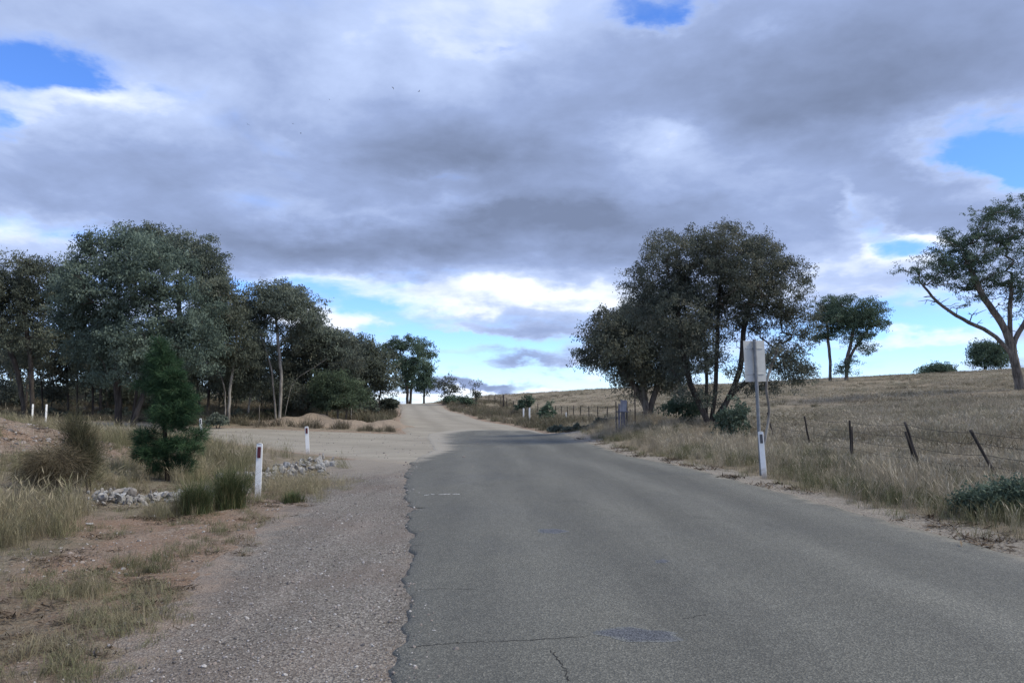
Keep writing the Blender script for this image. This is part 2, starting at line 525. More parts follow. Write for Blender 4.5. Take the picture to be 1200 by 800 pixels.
# asphalt --------------------------------------------------------------
m, t = mat('worn_asphalt')
pos = t.n('ShaderNodeNewGeometry').outputs['Position']
u = t.n('ShaderNodeAttribute', attribute_name='across').outputs['Fac']
dst = t.n('ShaderNodeAttribute', attribute_name='dust').outputs['Fac']
va = t.n('ShaderNodeTexVoronoi', {'Vector': pos, 'Scale': 85.0}).outputs
vb = t.n('ShaderNodeTexVoronoi', {'Vector': pos, 'Scale': 165.0}).outputs
ga = t.n('ShaderNodeSeparateColor', {0: va['Color']}).outputs[0]
gb = t.n('ShaderNodeSeparateColor', {0: vb['Color']}).outputs[1]
f = t.m('ADD', t.m('MULTIPLY', ga, 0.6), t.m('MULTIPLY', gb, 0.4))
r = t.n('ShaderNodeValToRGB', {0: f})
e = r.color_ramp.elements
e[0].position = 0.1; e[0].color = rgba((0.058, 0.058, 0.050))
e[1].position = 0.95; e[1].color = rgba((0.196, 0.191, 0.162))
x = e.new(0.55); x.color = rgba((0.093, 0.091, 0.077))
stretch = t.vm('MULTIPLY', pos, (1.6, 0.16, 1.0))
ns = t.noise(stretch, 0.8, 5.0, 0.6)
nb = t.noise(pos, 0.5, 5.0, 0.6)
nm = t.noise(pos, 5.0, 5.0, 0.6)
col = r.outputs[0]
k = t.m('ADD', 1.0, t.m('ADD', t.m('MULTIPLY', t.m('SUBTRACT', ns, 0.5), 0.75), t.m('ADD', t.m('MULTIPLY', t.m('SUBTRACT', nb, 0.5), 0.55), t.m('MULTIPLY', t.m('SUBTRACT', nm, 0.5), 0.3))))


def bump1(c, wd):       # a soft stripe along the road at fraction c of its width
    q = t.m('DIVIDE', t.m('SUBTRACT', u, c), wd)
    return t.m('EXPONENT', t.m('MULTIPLY', t.m('MULTIPLY', q, q), -1.0))


tr = t.m('ADD', t.m('ADD', bump1(0.70, 0.06), bump1(0.94, 0.05)), t.m('MULTIPLY', t.m('ADD', bump1(0.2, 0.07), bump1(0.45, 0.07)), 0.6))
k = t.m('ADD', k, t.m('MULTIPLY', t.m('MULTIPLY', tr, t.lin(ns, 0.3, 0.7, 0.4, 1.4)), 0.36))
k = t.m('SUBTRACT', k, t.m('MULTIPLY', t.sstep(t.noise(t.vm('MULTIPLY', pos, (1.1, 0.5, 1.0)), 0.9, 6.0, 0.65), 0.56, 0.70), 0.20))
col = t.n('ShaderNodeVectorMath', {0: col, 'Scale': k}, operation='SCALE').outputs[0]
col = t.mix(0.15, col, rgba((0.094, 0.093, 0.080)))
nd = t.noise(t.vm('MULTIPLY', pos, (0.55, 1.6, 1.0)), 1.0, 6.0, 0.62, 0.6)
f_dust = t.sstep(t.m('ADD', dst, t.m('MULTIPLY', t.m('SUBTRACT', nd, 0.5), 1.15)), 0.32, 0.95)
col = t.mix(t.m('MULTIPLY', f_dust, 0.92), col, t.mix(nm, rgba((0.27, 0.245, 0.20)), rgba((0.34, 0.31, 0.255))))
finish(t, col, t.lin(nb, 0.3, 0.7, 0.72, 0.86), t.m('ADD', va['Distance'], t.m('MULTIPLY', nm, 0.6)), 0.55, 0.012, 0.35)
M['asphalt'] = m

m, t = mat('dark_bitumen')
pos = t.n('ShaderNodeNewGeometry').outputs['Position']
v = t.n('ShaderNodeTexVoronoi', {'Vector': pos, 'Scale': 110.0}).outputs
g = t.n('ShaderNodeSeparateColor', {0: v['Color']}).outputs[0]
edge = t.n('ShaderNodeAttribute', attribute_name='edge').outputs['Fac']
col = t.mix(g, rgba((0.022, 0.024, 0.027)), rgba((0.13, 0.135, 0.148)))
rim = t.sstep(t.m('ADD', edge, t.m('MULTIPLY', t.m('SUBTRACT', t.noise(pos, 9.0, 6.0, 0.7), 0.5), 2.0)), 0.35, 0.95)
col = t.mix(rim, col, t.mix(g, rgba((0.045, 0.047, 0.045)), rgba((0.20, 0.205, 0.19))))
finish(t, col, 0.7, v['Distance'], 0.5, 0.01, 0.4)
M['bitumen'] = m

m, t = mat('crack_dark')
pos = t.n('ShaderNodeNewGeometry').outputs['Position']
finish(t, t.mix(t.noise(pos, 40.0), rgba((0.012, 0.012, 0.012)), rgba((0.06, 0.058, 0.055))), 0.95, spec=0.1)
M['crack'] = m

m, t = mat('chalk_paint')
pos = t.n('ShaderNodeNewGeometry').outputs['Position']
finish(t, t.mix(t.sstep(t.noise(pos, 30.0, 4.0), 0.42, 0.6), rgba((0.2, 0.2, 0.2)), rgba((0.6, 0.6, 0.58))), 0.9)
M['chalk'] = m

# gravel roads and shoulder ---------------------------------------------
m, t = mat('gravel_track')
pos = t.n('ShaderNodeNewGeometry').outputs['Position']
edge = t.n('ShaderNodeAttribute', attribute_name='edge').outputs['Fac']
rut = t.n('ShaderNodeAttribute', attribute_name='rut').outputs['Fac']
n1 = t.noise(pos, 0.35, 5.0, 0.6)
n2 = t.noise(pos, 3.0, 6.0, 0.65)
n3 = t.noise(pos, 30.0, 4.0, 0.7)
col = t.mix(n2, rgba((0.245, 0.222, 0.178)), rgba((0.335, 0.308, 0.255)))
col = t.mix(t.m('MULTIPLY', t.sstep(n1, 0.42, 0.62), 0.5), col, rgba((0.24, 0.215, 0.18)))
ng = t.noise(t.vm('MULTIPLY', pos, (0.35, 1.8, 1.0)), 1.0, 6.0, 0.65, 0.4)
col = t.n('ShaderNodeVectorMath', {0: col, 'Scale': t.lin(ng, 0.3, 0.7, 0.80, 1.16)}, operation='SCALE').outputs[0]
col = t.mix(t.m('MULTIPLY', rut, 0.6), col, rgba((0.205, 0.185, 0.15)))
col = t.mix(t.m('MULTIPLY', t.sstep(n3, 0.5, 0.8), 0.35), col, rgba((0.44, 0.40, 0.34)))
f_e = t.sstep(t.m('ADD', edge, t.m('MULTIPLY', t.m('SUBTRACT', n2, 0.5), 1.0)), 0.35, 0.9)
col = t.mix(f_e, col, t.mix(n3, rgba((0.21, 0.178, 0.142)), rgba((0.32, 0.278, 0.225))))
finish(t, col, 0.95, t.m('ADD', n2, t.m('MULTIPLY', n3, 0.5)), 0.6, 0.05, 0.15)
M['gravel'] = m

m, t = mat('shoulder_gravel')
pos = t.n('ShaderNodeNewGeometry').outputs['Position']
edge = t.n('ShaderNodeAttribute', attribute_name='edge').outputs['Fac']
col, hh = gravel_color(t, pos, 0.84)
col = t.mix(0.22, col, rgba((0.17, 0.135, 0.105)))
n2 = t.noise(pos, 2.6, 6.0, 0.65)
n3 = t.noise(pos, 26.0, 5.0, 0.7)
dirt = t.mix(t.sstep(n3, 0.3, 0.75), rgba(DIRT_B), rgba(DIRT_A))
dirt = t.mix(0.42, dirt, col)
f_e = t.sstep(t.m('ADD', edge, t.m('MULTIPLY', t.m('SUBTRACT', t.m('ADD', n2, t.m('MULTIPLY', t.m('SUBTRACT', n3, 0.5), 0.7)), 0.5), 2.0)), 0.30, 1.05)
st = t.noise(t.vm('MULTIPLY', pos, (2.2, 0.35, 1.0)), 1.0, 5.0, 0.6)
col = t.n('ShaderNodeVectorMath', {0: col, 'Scale': t.lin(st, 0.3, 0.7, 0.78, 1.2)}, operation='SCALE').outputs[0]
col = t.mix(f_e, col, dirt)
yy = t.n('ShaderNodeSeparateXYZ', {0: pos}).outputs[1]
f_far = t.sstep(t.m('ADD', yy, t.m('MULTIPLY', t.m('SUBTRACT', n2, 0.5), 7.0)), 15.5, 23.5)
col = t.mix(t.m('MULTIPLY', f_far, 0.85), col, t.mix(n3, rgba((0.23, 0.20, 0.165)), rgba((0.34, 0.305, 0.25))))
finish(t, col, 0.92, hh, 0.8, 0.018, 0.2)
M['shoulder'] = m

m, t = mat('red_dirt')
pos = t.n('ShaderNodeNewGeometry').outputs['Position']
n2 = t.noise(pos, 1.6, 6.0, 0.65)
n3 = t.noise(pos, 12.0, 5.0, 0.7)
col = t.mix(n2, rgba((0.25, 0.195, 0.15)), rgba((0.36, 0.30, 0.235)))
col = t.mix(t.m('MULTIPLY', t.sstep(n3, 0.5, 0.7), 0.6), col, rgba((0.19, 0.14, 0.10)))
finish(t, col, 0.95, t.m('ADD', n2, n3), 0.9, 0.12, 0.1)
M['red_dirt'] = m

m, t = mat('pebble_stone')
rn = t.n('ShaderNodeObjectInfo').outputs['Random']
r = t.n('ShaderNodeValToRGB', {0: rn})
e = r.color_ramp.elements
e[0].color = rgba((0.09, 0.085, 0.085)); e[1].color = rgba((0.42, 0.40, 0.38))
for p_, c_ in ((0.35, (0.19, 0.165, 0.15)), (0.6, (0.27, 0.225, 0.195)), (0.8, (0.33, 0.315, 0.31))):
    x = e.new(p_); x.color = rgba(c_)
finish(t, r.outputs[0], 0.85)
M['pebble'] = m

m, t = mat('pale_rock')
pos = t.n('ShaderNodeNewGeometry').outputs['Position']
rn = t.n('ShaderNodeObjectInfo').outputs['Random']
n2 = t.noise(pos, 9.0, 6.0, 0.65)
n3 = t.noise(pos, 45.0, 4.0, 0.7)
col = t.mix(t.sstep(n2, 0.35, 0.65), rgba((0.21, 0.21, 0.205)), rgba((0.42, 0.418, 0.41)))
col = t.mix(t.m('MULTIPLY', rn, 0.75), col, rgba((0.24, 0.212, 0.185)))
finish(t, col, 0.9, t.m('ADD', n2, t.m('MULTIPLY', n3, 0.4)), 0.6, 0.03)
M['rock'] = m


def leaf_mat(name, a, b, c, trans=0.3, rough=0.5, sc=0.9):
    a, b, c = [tuple(v * g_ for v, g_ in zip(q, (2.2, 2.4, 2.2))) for q in (a, b, c)]
    m, t = mat(name)
    tint = t.n('ShaderNodeAttribute', attribute_name='tint').outputs['Fac']
    pos = t.n('ShaderNodeNewGeometry').outputs['Position']
    n1 = t.noise(pos, sc, 4.0, 0.6)
    col = t.mix(t.sstep(tint, 0.05, 0.75), rgba(a), rgba(b))
    col = t.mix(t.m('MULTIPLY', t.sstep(t.m('ADD', tint, t.m('MULTIPLY', t.m('SUBTRACT', n1, 0.5), 1.2)), 0.6, 1.05), 0.85), col, rgba(c))
    finish(t, col, 0.75, trans=trans, spec=0.12)
    return m


M['leaf_grey'] = leaf_mat('grey_green_leaf', (0.030, 0.038, 0.034), (0.057, 0.069, 0.060), (0.110, 0.126, 0.110))
M['leaf_brown'] = leaf_mat('brown_olive_leaf', (0.034, 0.037, 0.032), (0.056, 0.059, 0.049), (0.090, 0.088, 0.071))
M['leaf_olive'] = leaf_mat('dark_olive_leaf', (0.034, 0.036, 0.033), (0.058, 0.060, 0.052), (0.105, 0.092, 0.072))
M['leaf_dark'] = leaf_mat('deep_green_leaf', (0.026, 0.036, 0.028), (0.046, 0.062, 0.046), (0.085, 0.10, 0.075))
M['leaf_mid'] = leaf_mat('mid_grey_leaf', (0.040, 0.044, 0.040), (0.070, 0.076, 0.066), (0.115, 0.115, 0.095))
M['leaf_blue'] = leaf_mat('blue_green_leaf', (0.026, 0.034, 0.028), (0.046, 0.058, 0.046), (0.082, 0.096, 0.076))
M['leaf_green'] = leaf_mat('shrub_green_leaf', (0.026, 0.033, 0.024), (0.045, 0.056, 0.037), (0.076, 0.085, 0.058))
M['needle'] = leaf_mat('pine_needle', (0.011, 0.022, 0.012), (0.021, 0.038, 0.020), (0.042, 0.062, 0.033), 0.15, 0.5, 2.5)
M['casu'] = leaf_mat('drooping_brown_needle', (0.022, 0.018, 0.013), (0.062, 0.047, 0.033), (0.115, 0.085, 0.062), 0.2, 0.7, 2.5)
M['casu_green'] = leaf_mat('drooping_green_needle', (0.022, 0.021, 0.014), (0.046, 0.041, 0.027), (0.10, 0.074, 0.050), 0.2, 0.7, 2.5)
M['broom'] = leaf_mat('broom_stem_green', (0.022, 0.028, 0.014), (0.048, 0.054, 0.027), (0.105, 0.086, 0.048), 0.2, 0.7, 4.0)
M['dry_stem'] = leaf_mat('dry_grey_stem', (0.12, 0.10, 0.08), (0.20, 0.17, 0.135), (0.30, 0.265, 0.22), 0.1, 0.9, 4.0)


def bark_mat(name, a, b):
    m, t = mat(name)
    pos = t.n('ShaderNodeNewGeometry').outputs['Position']
    st = t.vm('MULTIPLY', pos, (5.0, 5.0, 0.9))
    n1 = t.noise(st, 1.5, 5.0, 0.65)
    n2 = t.noise(pos, 1.1, 3.0, 0.5)
    col = t.mix(t.sstep(t.m('ADD', n1, t.m('MULTIPLY', t.m('SUBTRACT', n2, 0.5), 0.6)), 0.35, 0.66), rgba(a), rgba(b))
    finish(t, col, 0.9, n1, 0.6, 0.05, 0.2)
    return m


M['bark_dark'] = bark_mat('dark_bark', (0.035, 0.030, 0.027), (0.085, 0.072, 0.062))
M['bark_grey'] = bark_mat('grey_bark', (0.085, 0.072, 0.062), (0.20, 0.175, 0.15))
M['bark_pale'] = bark_mat('pale_bark', (0.14, 0.125, 0.11), (0.34, 0.315, 0.28))
M['bark_pine'] = bark_mat('pine_bark', (0.035, 0.024, 0.018), (0.09, 0.062, 0.045))


def grass_mat(name, straw, pale, green, gbias):
    m, t = mat(name)
    pos = t.n('ShaderNodeNewGeometry').outputs['Position']
    rn = t.n('ShaderNodeObjectInfo').outputs['Random']
    tint = t.n('ShaderNodeAttribute', attribute_name='tint').outputs['Fac']
    n1 = t.noise(pos, 0.30, 4.0, 0.6)
    n2 = t.noise(pos, 1.7, 3.0, 0.6)
    col = t.mix(tint, rgba(straw), rgba(pale))
    g = t.m('ADD', t.m('ADD', t.m('MULTIPLY', n1, 1.1), t.m('MULTIPLY', n2, 0.5)), t.m('MULTIPLY', rn, 0.45))
    col = t.mix(t.m('MULTIPLY', t.sstep(t.m('ADD', g, gbias), 0.95, 1.4), 0.85), col, rgba(green))
    n0 = t.noise(t.vm('MULTIPLY', pos, (0.05, 0.12, 0.05)), 1.0, 5.0, 0.65, 0.5)
    col = t.n('ShaderNodeVectorMath', {0: col, 'Scale': t.m('MULTIPLY', t.lin(rn, 0, 1, 0.75, 1.2), t.lin(n0, 0.3, 0.7, 0.72, 1.26))}, operation='SCALE').outputs[0]
    finish(t, col, 0.8, trans=0.25, spec=0.2)
    return m


M['g_tall'] = grass_mat('tall_straw_grass', (0.27, 0.228, 0.162), (0.46, 0.405, 0.31), (0.16, 0.16, 0.085), -0.10)
M['g_left'] = grass_mat('golden_grass', (0.26, 0.215, 0.138), (0.45, 0.388, 0.265), (0.155, 0.155, 0.082), 0.16)
M['g_pad'] = grass_mat('paddock_grass', (0.29, 0.252, 0.193), (0.455, 0.41, 0.33), (0.165, 0.158, 0.105), 0.06)
M['g_short'] = grass_mat('short_grass', (0.25, 0.21, 0.135), (0.4, 0.35, 0.24), (0.115, 0.125, 0.062), 0.22)
M['g_green'] = grass_mat('dull_green_grass', (0.135, 0.135, 0.075), (0.215, 0.205, 0.12), (0.075, 0.09, 0.045), 0.1)
M['g_scrub'] = grass_mat('scrub_grass', (0.13, 0.112, 0.08), (0.27, 0.232, 0.17), (0.088, 0.088, 0.055), 0.1)
m, t = mat('leaf_litter_brown')
rn = t.n('ShaderNodeObjectInfo').outputs['Random']
finish(t, t.mix(rn, rgba((0.045, 0.036, 0.028)), rgba((0.15, 0.115, 0.08))), 0.95, spec=0.1)
M['litter'] = m

m, t = mat('white_post_plastic')
pos = t.n('ShaderNodeTexCoord').outputs['Object']
n = t.noise(pos, 7.0, 5.0, 0.65)
dz_ = t.sstep(t.m('ADD', t.n('ShaderNodeSeparateXYZ', {0: pos}).outputs[2], t.m('MULTIPLY', t.m('SUBTRACT', n, 0.5), 0.5)), 0.0, 0.28)
col = t.mix(t.m('MULTIPLY', t.sstep(n, 0.45, 0.75), 0.4), rgba((0.78, 0.79, 0.79)), rgba((0.55, 0.55, 0.53)))
col = t.mix(t.m('SUBTRACT', 1.0, dz_), col, rgba((0.36, 0.31, 0.25)))
finish(t, col, 0.55, spec=0.4)
M['post'] = m


def plain(name, a, b, rough=0.6, metallic=0.0, sc=12.0, spec=0.4):
    m, t = mat(name)
    pos = t.n('ShaderNodeTexCoord').outputs['Object']
    finish(t, t.mix(t.sstep(t.noise(pos, sc, 5.0, 0.65), 0.35, 0.68), rgba(a), rgba(b)), rough, metallic=metallic, spec=spec)
    return m


M['red_reflector'] = plain('dark_red_reflector', (0.070, 0.012, 0.020), (0.11, 0.02, 0.03), 0.3)
M['grey_reflector'] = plain('grey_reflector', (0.06, 0.06, 0.07), (0.10, 0.10, 0.11), 0.3)
M['galv'] = plain('dull_galvanised_steel', (0.17, 0.18, 0.19), (0.24, 0.25, 0.26), 0.55, 0.2)
M['sign_back'] = plain('bare_sign_back', (0.50, 0.50, 0.47), (0.58, 0.58, 0.55), 0.5, 0.1, 5.0)
M['old_timber'] = bark_mat('weathered_fence_timber', (0.030, 0.026, 0.024), (0.085, 0.074, 0.066))
M['grey_paling'] = bark_mat('grey_paling', (0.11, 0.105, 0.125), (0.24, 0.23, 0.26))
M['pale_board'] = bark_mat('pale_board', (0.28, 0.27, 0.30), (0.40, 0.39, 0.43))
M['wire'] = plain('rusty_wire', (0.04, 0.036, 0.033), (0.08, 0.07, 0.062), 0.7, 0.4)
M['bird'] = plain('dark_feather', (0.02, 0.02, 0.022), (0.045, 0.043, 0.042), 0.7)

# ---------------------------------------------------------------- ground sheet
gx = graded(-6000, 6000, -14, 12, 0.16, 1.045)
gy = graded(-3000, 8000, 2.5, 30, 0.16, 1.040)
GX, GY = np.meshgrid(gx, gy)
GZ = H(GX, GY)


def ell(x, y, cx, cy, rx, ry):
    return np.exp(-(((x - cx) / rx) ** 2 + ((y - cy) / ry) ** 2))


def soil(x, y):
    rd = road_depth(x, y)
    out = -rd
    left = x < ip(AL, y) - 0.2
    dirt = np.zeros_like(x)
    # bare dirt between the shoulder gravel and the drain, and the cut bank
    sh = ip(SHL, np.clip(y, -20, 24))
    band = np.clip(1.25 - np.abs((x - (sh - 1.1)) / 1.55), 0, 1)
    band = np.where((y < 15.5) & (y > -20) & left, band, 0)
    dirt = np.maximum(dirt, band)
    dirt = np.maximum(dirt, 0.75 * ell(x, y, -5.6, 10.2, 1.7, 1.7))
    dirt = np.maximum(dirt, 1.3 * ell(x, y, -12.5, 18.0, 3.4, 4.5))
    dirt = np.maximum(dirt, 0.8 * ell(x, y, -13.0, 51.0, 6.0, 4.0))
    dirt = np.maximum(dirt, np.where(y > 20, 0.62 * np.clip(1.2 - out / 1.0, 0, 1), 0))
    pale = np.where((x > 0) & (y < 48), np.clip(1.45 - out / 0.8, 0, 1), 0)
    pale = np.maximum(pale, np.where((x > 0) & (y < 48) & (rd > 0), 1, 0))
    green = 0.75 * ell(x, y, -3.4, 5.6, 1.8, 2.2) + 0.5 * ell(x, y, -7.8, 16.5, 3, 3)
    green = green + np.where((x > 5) & (y < 40), 0.42 * np.exp(-((out - 2.2) / 1.3) ** 2), 0)
    return np.stack([np.clip(dirt, 0, 1), np.clip(green, 0, 1), np.clip(pale, 0, 1)], -1)


SOIL = soil(GX, GY)
me = npmesh('ground', np.stack([GX, GY, GZ], -1).reshape(-1, 3), [grid_faces(len(gy), len(gx))], {'soil': SOIL.reshape(-1, 3)}, True)
tag(link('ground', me, M['ground']), kind='structure')

# ---------------------------------------------------------------- asphalt carriageway
ay = np.concatenate([np.arange(-60, 2.5, 0.8), np.arange(2.5, 24, 0.05), np.arange(24, 50.45, 0.15)])
jag = 0.022 * fbm(ay * 6.5, ay * 0 + 2.2, 13, 3) + 0.040 * fbm(ay * 1.3, ay * 0 + 3.3, 11, 3) + 0.035 * np.abs(fbm(ay * 2.9, ay * 0 + 8.1, 15, 3)) + 0.014 * fbm(ay * 13, ay * 0, 19, 2)
jag = jag * np.interp(ay, [-60, 0, 18, 23, 50], [1, 1, 1, 1.2, 2.2])
for yc, dpt, wd in ((11.6, 0.20, 0.10), (9.35, 0.05, 0.16), (7.1, 0.05, 0.05), (5.7, 0.03, 0.22), (4.6, -0.03, 0.13), (8.1, 0.03, 0.3), (14.2, 0.06, 0.3), (17.0, 0.08, 0.4)):
    jag = jag + dpt * np.exp(-((ay - yc) / wd) ** 2)
xl = ip(AL, ay) + jag
xr = ip(AR, ay) + 0.05 * fbm(ay * 1.7, ay * 0 + 1.1, 23, 3)
uu = np.concatenate([[0, 0.0], np.linspace(0, 1, 40) ** 1.0 * 1.0, [1.0]])
uu[2] = 0.004
AX = xl[:, None] + (xr - xl)[:, None] * uu[None, :]
AY = np.repeat(ay[:, None], len(uu), 1)
AZ = H0(AX, AY) + np.interp(AY, [0, 19, 23, 60], [0.006, 0.006, -0.012, -0.012])
lip = 0.006 * fbm(ay * 4.1, ay * 0 + 5.5, 29, 3)
AZ[:, 0] -= 0.11; AZ[:, -1] -= 0.09
AZ[:, 1] += -0.006 + lip * 0.5
AX[:, 0] += -0.045
AX[:, 1] += -0.006
AZ[:, 1] -= 0.008
ACR = np.clip(uu[None, :].repeat(len(ay), 0), 0, 1)
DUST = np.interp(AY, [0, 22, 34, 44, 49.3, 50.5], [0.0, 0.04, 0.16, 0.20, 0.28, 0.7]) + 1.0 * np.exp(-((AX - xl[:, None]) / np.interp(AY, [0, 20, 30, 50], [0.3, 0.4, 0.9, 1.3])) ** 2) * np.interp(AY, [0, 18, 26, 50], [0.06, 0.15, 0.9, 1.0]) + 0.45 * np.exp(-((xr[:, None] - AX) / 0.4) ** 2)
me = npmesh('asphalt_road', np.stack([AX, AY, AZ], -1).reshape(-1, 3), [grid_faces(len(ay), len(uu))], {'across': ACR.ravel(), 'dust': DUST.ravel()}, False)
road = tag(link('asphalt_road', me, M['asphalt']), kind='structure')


def blob_patch(name, px, py, rx, ry, m_, lift, seed):
    cy_, cx_ = flat(px, py)
    rng = np.random.default_rng(seed)
    k_ = 30
    a = np.arange(k_) * 2 * math.pi / k_
    rr = 1 + 0.16 * np.sin(2 * a + rng.uniform(0, 6)) + 0.10 * np.sin(5 * a + rng.uniform(0, 6)) + rng.uniform(-0.06, 0.06, k_)
    rings = [0.0001, 0.5, 0.8, 1.0]
    V, E = [], []
    for q in rings:
        V.append(np.stack([cx_ + rx * q * rr * np.cos(a), cy_ + ry * q * rr * np.sin(a)], 1)); E += [q ** 3] * k_
    V = np.concatenate(V)
    Z = H0(V[:, 0], V[:, 1]) + 0.006 + lift * np.where(np.array(E) > 0.9, 0.3, 1.0)
    i = (np.arange(3)[:, None] * k_ + np.arange(k_)).ravel(); j = (np.arange(3)[:, None] * k_ + (np.arange(k_) + 1) % k_).ravel()
    me = npmesh(name, np.column_stack([V, Z]), [np.stack([i, i + k_, j + k_, j], 1)], {'edge': E}, True)
    return link(name, me, m_, road)


blob_patch('patch', 748, 744, 0.27, 0.17, M['bitumen'], 0.004, 1)
blob_patch('patch', 647, 623, 0.16, 0.22, M['bitumen'], 0.004, 2)
blob_patch('patch', 776, 658, 0.07, 0.10, M['bitumen'], 0.004, 3)


def crack(pix, wd, seed):
    rng = np.random.default_rng(seed)
    pts = []
    for (a, b) in zip(pix[:-1], pix[1:]):
        for q in np.linspace(0, 1, 12, endpoint=False):
            pts.append((a[0] + (b[0] - a[0]) * q, a[1] + (b[1] - a[1]) * q))
    pts.append(pix[-1])
    P_ = np.array([flat(*p)[::-1] for p in pts])
    P_ += rng.normal(0, 0.010, P_.shape)
    tg = np.gradient(P_, axis=0); tg /= np.linalg.norm(tg, axis=1, keepdims=True) + 1e-9
    nr = np.stack([-tg[:, 1], tg[:, 0]], 1)
    ww = wd * rng.uniform(0.35, 1.0, len(P_)); ww[-1] *= 0.1
    A, B = P_ + nr * ww[:, None], P_ - nr * ww[:, None]
    V = np.empty((2 * len(P_), 2)); V[0::2] = A; V[1::2] = B
    Z = H0(V[:, 0], V[:, 1]) + 0.0085
    i = np.arange(len(P_) - 1) * 2
    me = npmesh('crack', np.column_stack([V, Z]), [np.stack([i, i + 1, i + 3, i + 2], 1)])
    link('crack', me, M['crack'], road)


crack([(478, 759), (540, 753), (600, 751), (690, 746)], 0.0045, 1)
crack([(645, 762), (660, 782), (668, 800)], 0.005, 2)
crack([(485, 692), (520, 690), (560, 691)], 0.0035, 3)
crack([(487, 582), (505, 581), (520, 583)], 0.008, 4)
crack([(484, 640), (500, 639)], 0.005, 5)
crack([(800, 726), (830, 720)], 0.003, 6)
for a, b in (((514, 581.5), (528, 580.5)), ((530, 581), (539, 580.5)), ((497, 582.5), (503, 581.5)), ((505, 580.8), (509, 581.2))):
    (y0, x0), (y1, x1) = flat(*a), flat(*b)
    xs = np.linspace(x0, x1, 7)
    ys = np.linspace(y0, y1, 7) + np.random.default_rng(int(a[0])).normal(0, 0.02, 7)
    V = np.concatenate([np.stack([xs, ys - 0.035], 1), np.stack([xs, ys + 0.035], 1)])
    i = np.arange(6)
    link('paint_mark', npmesh('paint_mark', np.column_stack([V, H0(V[:, 0], V[:, 1]) + 0.0095]), [np.stack([i, i + 1, i + 8, i + 7], 1)]), M['chalk'], road)

# ---------------------------------------------------------------- gravel road over the crest and side road
ry = np.concatenate([np.arange(38, 70, 0.4), np.arange(70, 150, 1.0)])
a_, b_ = ip(GL, ry) + 0.15 * fbm(ry * 0.6, ry * 0, 41, 3), ip(GR, ry) + 0.15 * fbm(ry * 0.6, ry * 0 + 9, 45, 3)
uu = np.linspace(0, 1, 22)
X_ = a_[:, None] + (b_ - a_)[:, None] * uu; Y_ = np.repeat(ry[:, None], 22, 1)
Z_ = H0(X_, Y_) - 0.018
Z_[:, 0] -= 0.05; Z_[:, -1] -= 0.05
ED = np.clip(np.minimum(X_ - a_[:, None], b_[:, None] - X_) / 1.1, 0, 1)
ED[Y_ < 47] = np.maximum(ED[Y_ < 47], (uu < 0.5)[None, :].repeat(len(ry), 0)[Y_ < 47])
RUT = np.exp(-((uu - 0.3) / 0.07) ** 2) + np.exp(-((uu - 0.68) / 0.07) ** 2)
me = npmesh('gravel_road', np.stack([X_, Y_, Z_], -1).reshape(-1, 3), [grid_faces(len(ry), 22)], {'edge': (1 - ED).ravel(), 'rut': np.repeat(RUT[None], len(ry), 0).ravel()}, True)
tag(link('gravel_road', me, M['gravel']), kind='structure')

sx = np.concatenate([np.arange(-80, -25, 1.0), np.arange(-25, 0.5, 0.25)])
a_, b_ = ip(SN, sx) + 0.12 * fbm(sx * 0.8, sx * 0, 51, 3), ip(SF, sx) + 0.1 * fbm(sx * 0.8, sx * 0 + 9, 55, 3)
uu = np.linspace(0, 1, 26)
Y_ = a_[:, None] + (b_ - a_)[:, None] * uu; X_ = np.repeat(sx[:, None], 26, 1)
Z_ = H0(X_, Y_) - 0.023
Z_[:, 0] -= 0.05; Z_[:, -1] -= 0.05
ED = np.clip(np.minimum((Y_ - a_[:, None]) / 2.2, (b_[:, None] - Y_) / 0.5), 0, 1)
RUT = np.exp(-((uu - 0.35) / 0.06) ** 2) + np.exp(-((uu - 0.62) / 0.06) ** 2)
me = npmesh('side_road', np.stack([X_, Y_, Z_], -1).reshape(-1, 3), [grid_faces(len(sx), 26)[:, ::-1]], {'edge': (1 - ED).ravel(), 'rut': np.repeat(RUT[None], len(sx), 0).ravel() * 0.8}, True)
tag(link('side_road', me, M['gravel']), kind='structure')

# shoulder of loose gravel
sy = np.concatenate([np.arange(-20, 2.5, 0.5), np.arange(2.5, 24, 0.12)])
a_ = ip(SHL, sy) - 0.75; b_ = ip(AL, sy) + 0.32
uu = np.linspace(0, 1, 26)
X_ = a_[:, None] + (b_ - a_)[:, None] * uu; Y_ = np.repeat(sy[:, None], 26, 1)
Zg = H0(X_, Y_) - 0.016 + 0.010 * fbm(X_ * 2.2, Y_ * 2.2, 61, 4)
Zg += (0.012 * np.clip(fbm(Y_ * 1.7, X_ * 0.5 + 4, 67, 3) + 0.25, -0.3, 1.2)) * np.exp(-((b_[:, None] - 0.3 - X_) / 0.35) ** 2)
Zg[:, 0] -= 0.05; Zg[:, 1] -= 0.02; Zg[:, -1] -= 0.03
Zg -= 0.03 * np.clip((Y_ - 20.5) / 2, 0, 1)
ED = np.clip((X_ - a_[:, None]) / 1.0, 0, 1)
E2 = 0.75 * np.exp(-((b_[:, None] - 0.28 - X_) / 0.22) ** 2) * (0.5 + 0.5 * fbm(Y_ * 0.8, Y_ * 0 + 2, 66, 2))
me = npmesh('gravel_shoulder', np.stack([X_, Y_, Zg], -1).reshape(-1, 3), [grid_faces(len(sy), 26)], {'edge': np.maximum(1 - ED, np.clip(E2, 0, 1)).ravel()}, True)
tag(link('gravel_shoulder', me, M['shoulder']), kind='structure')


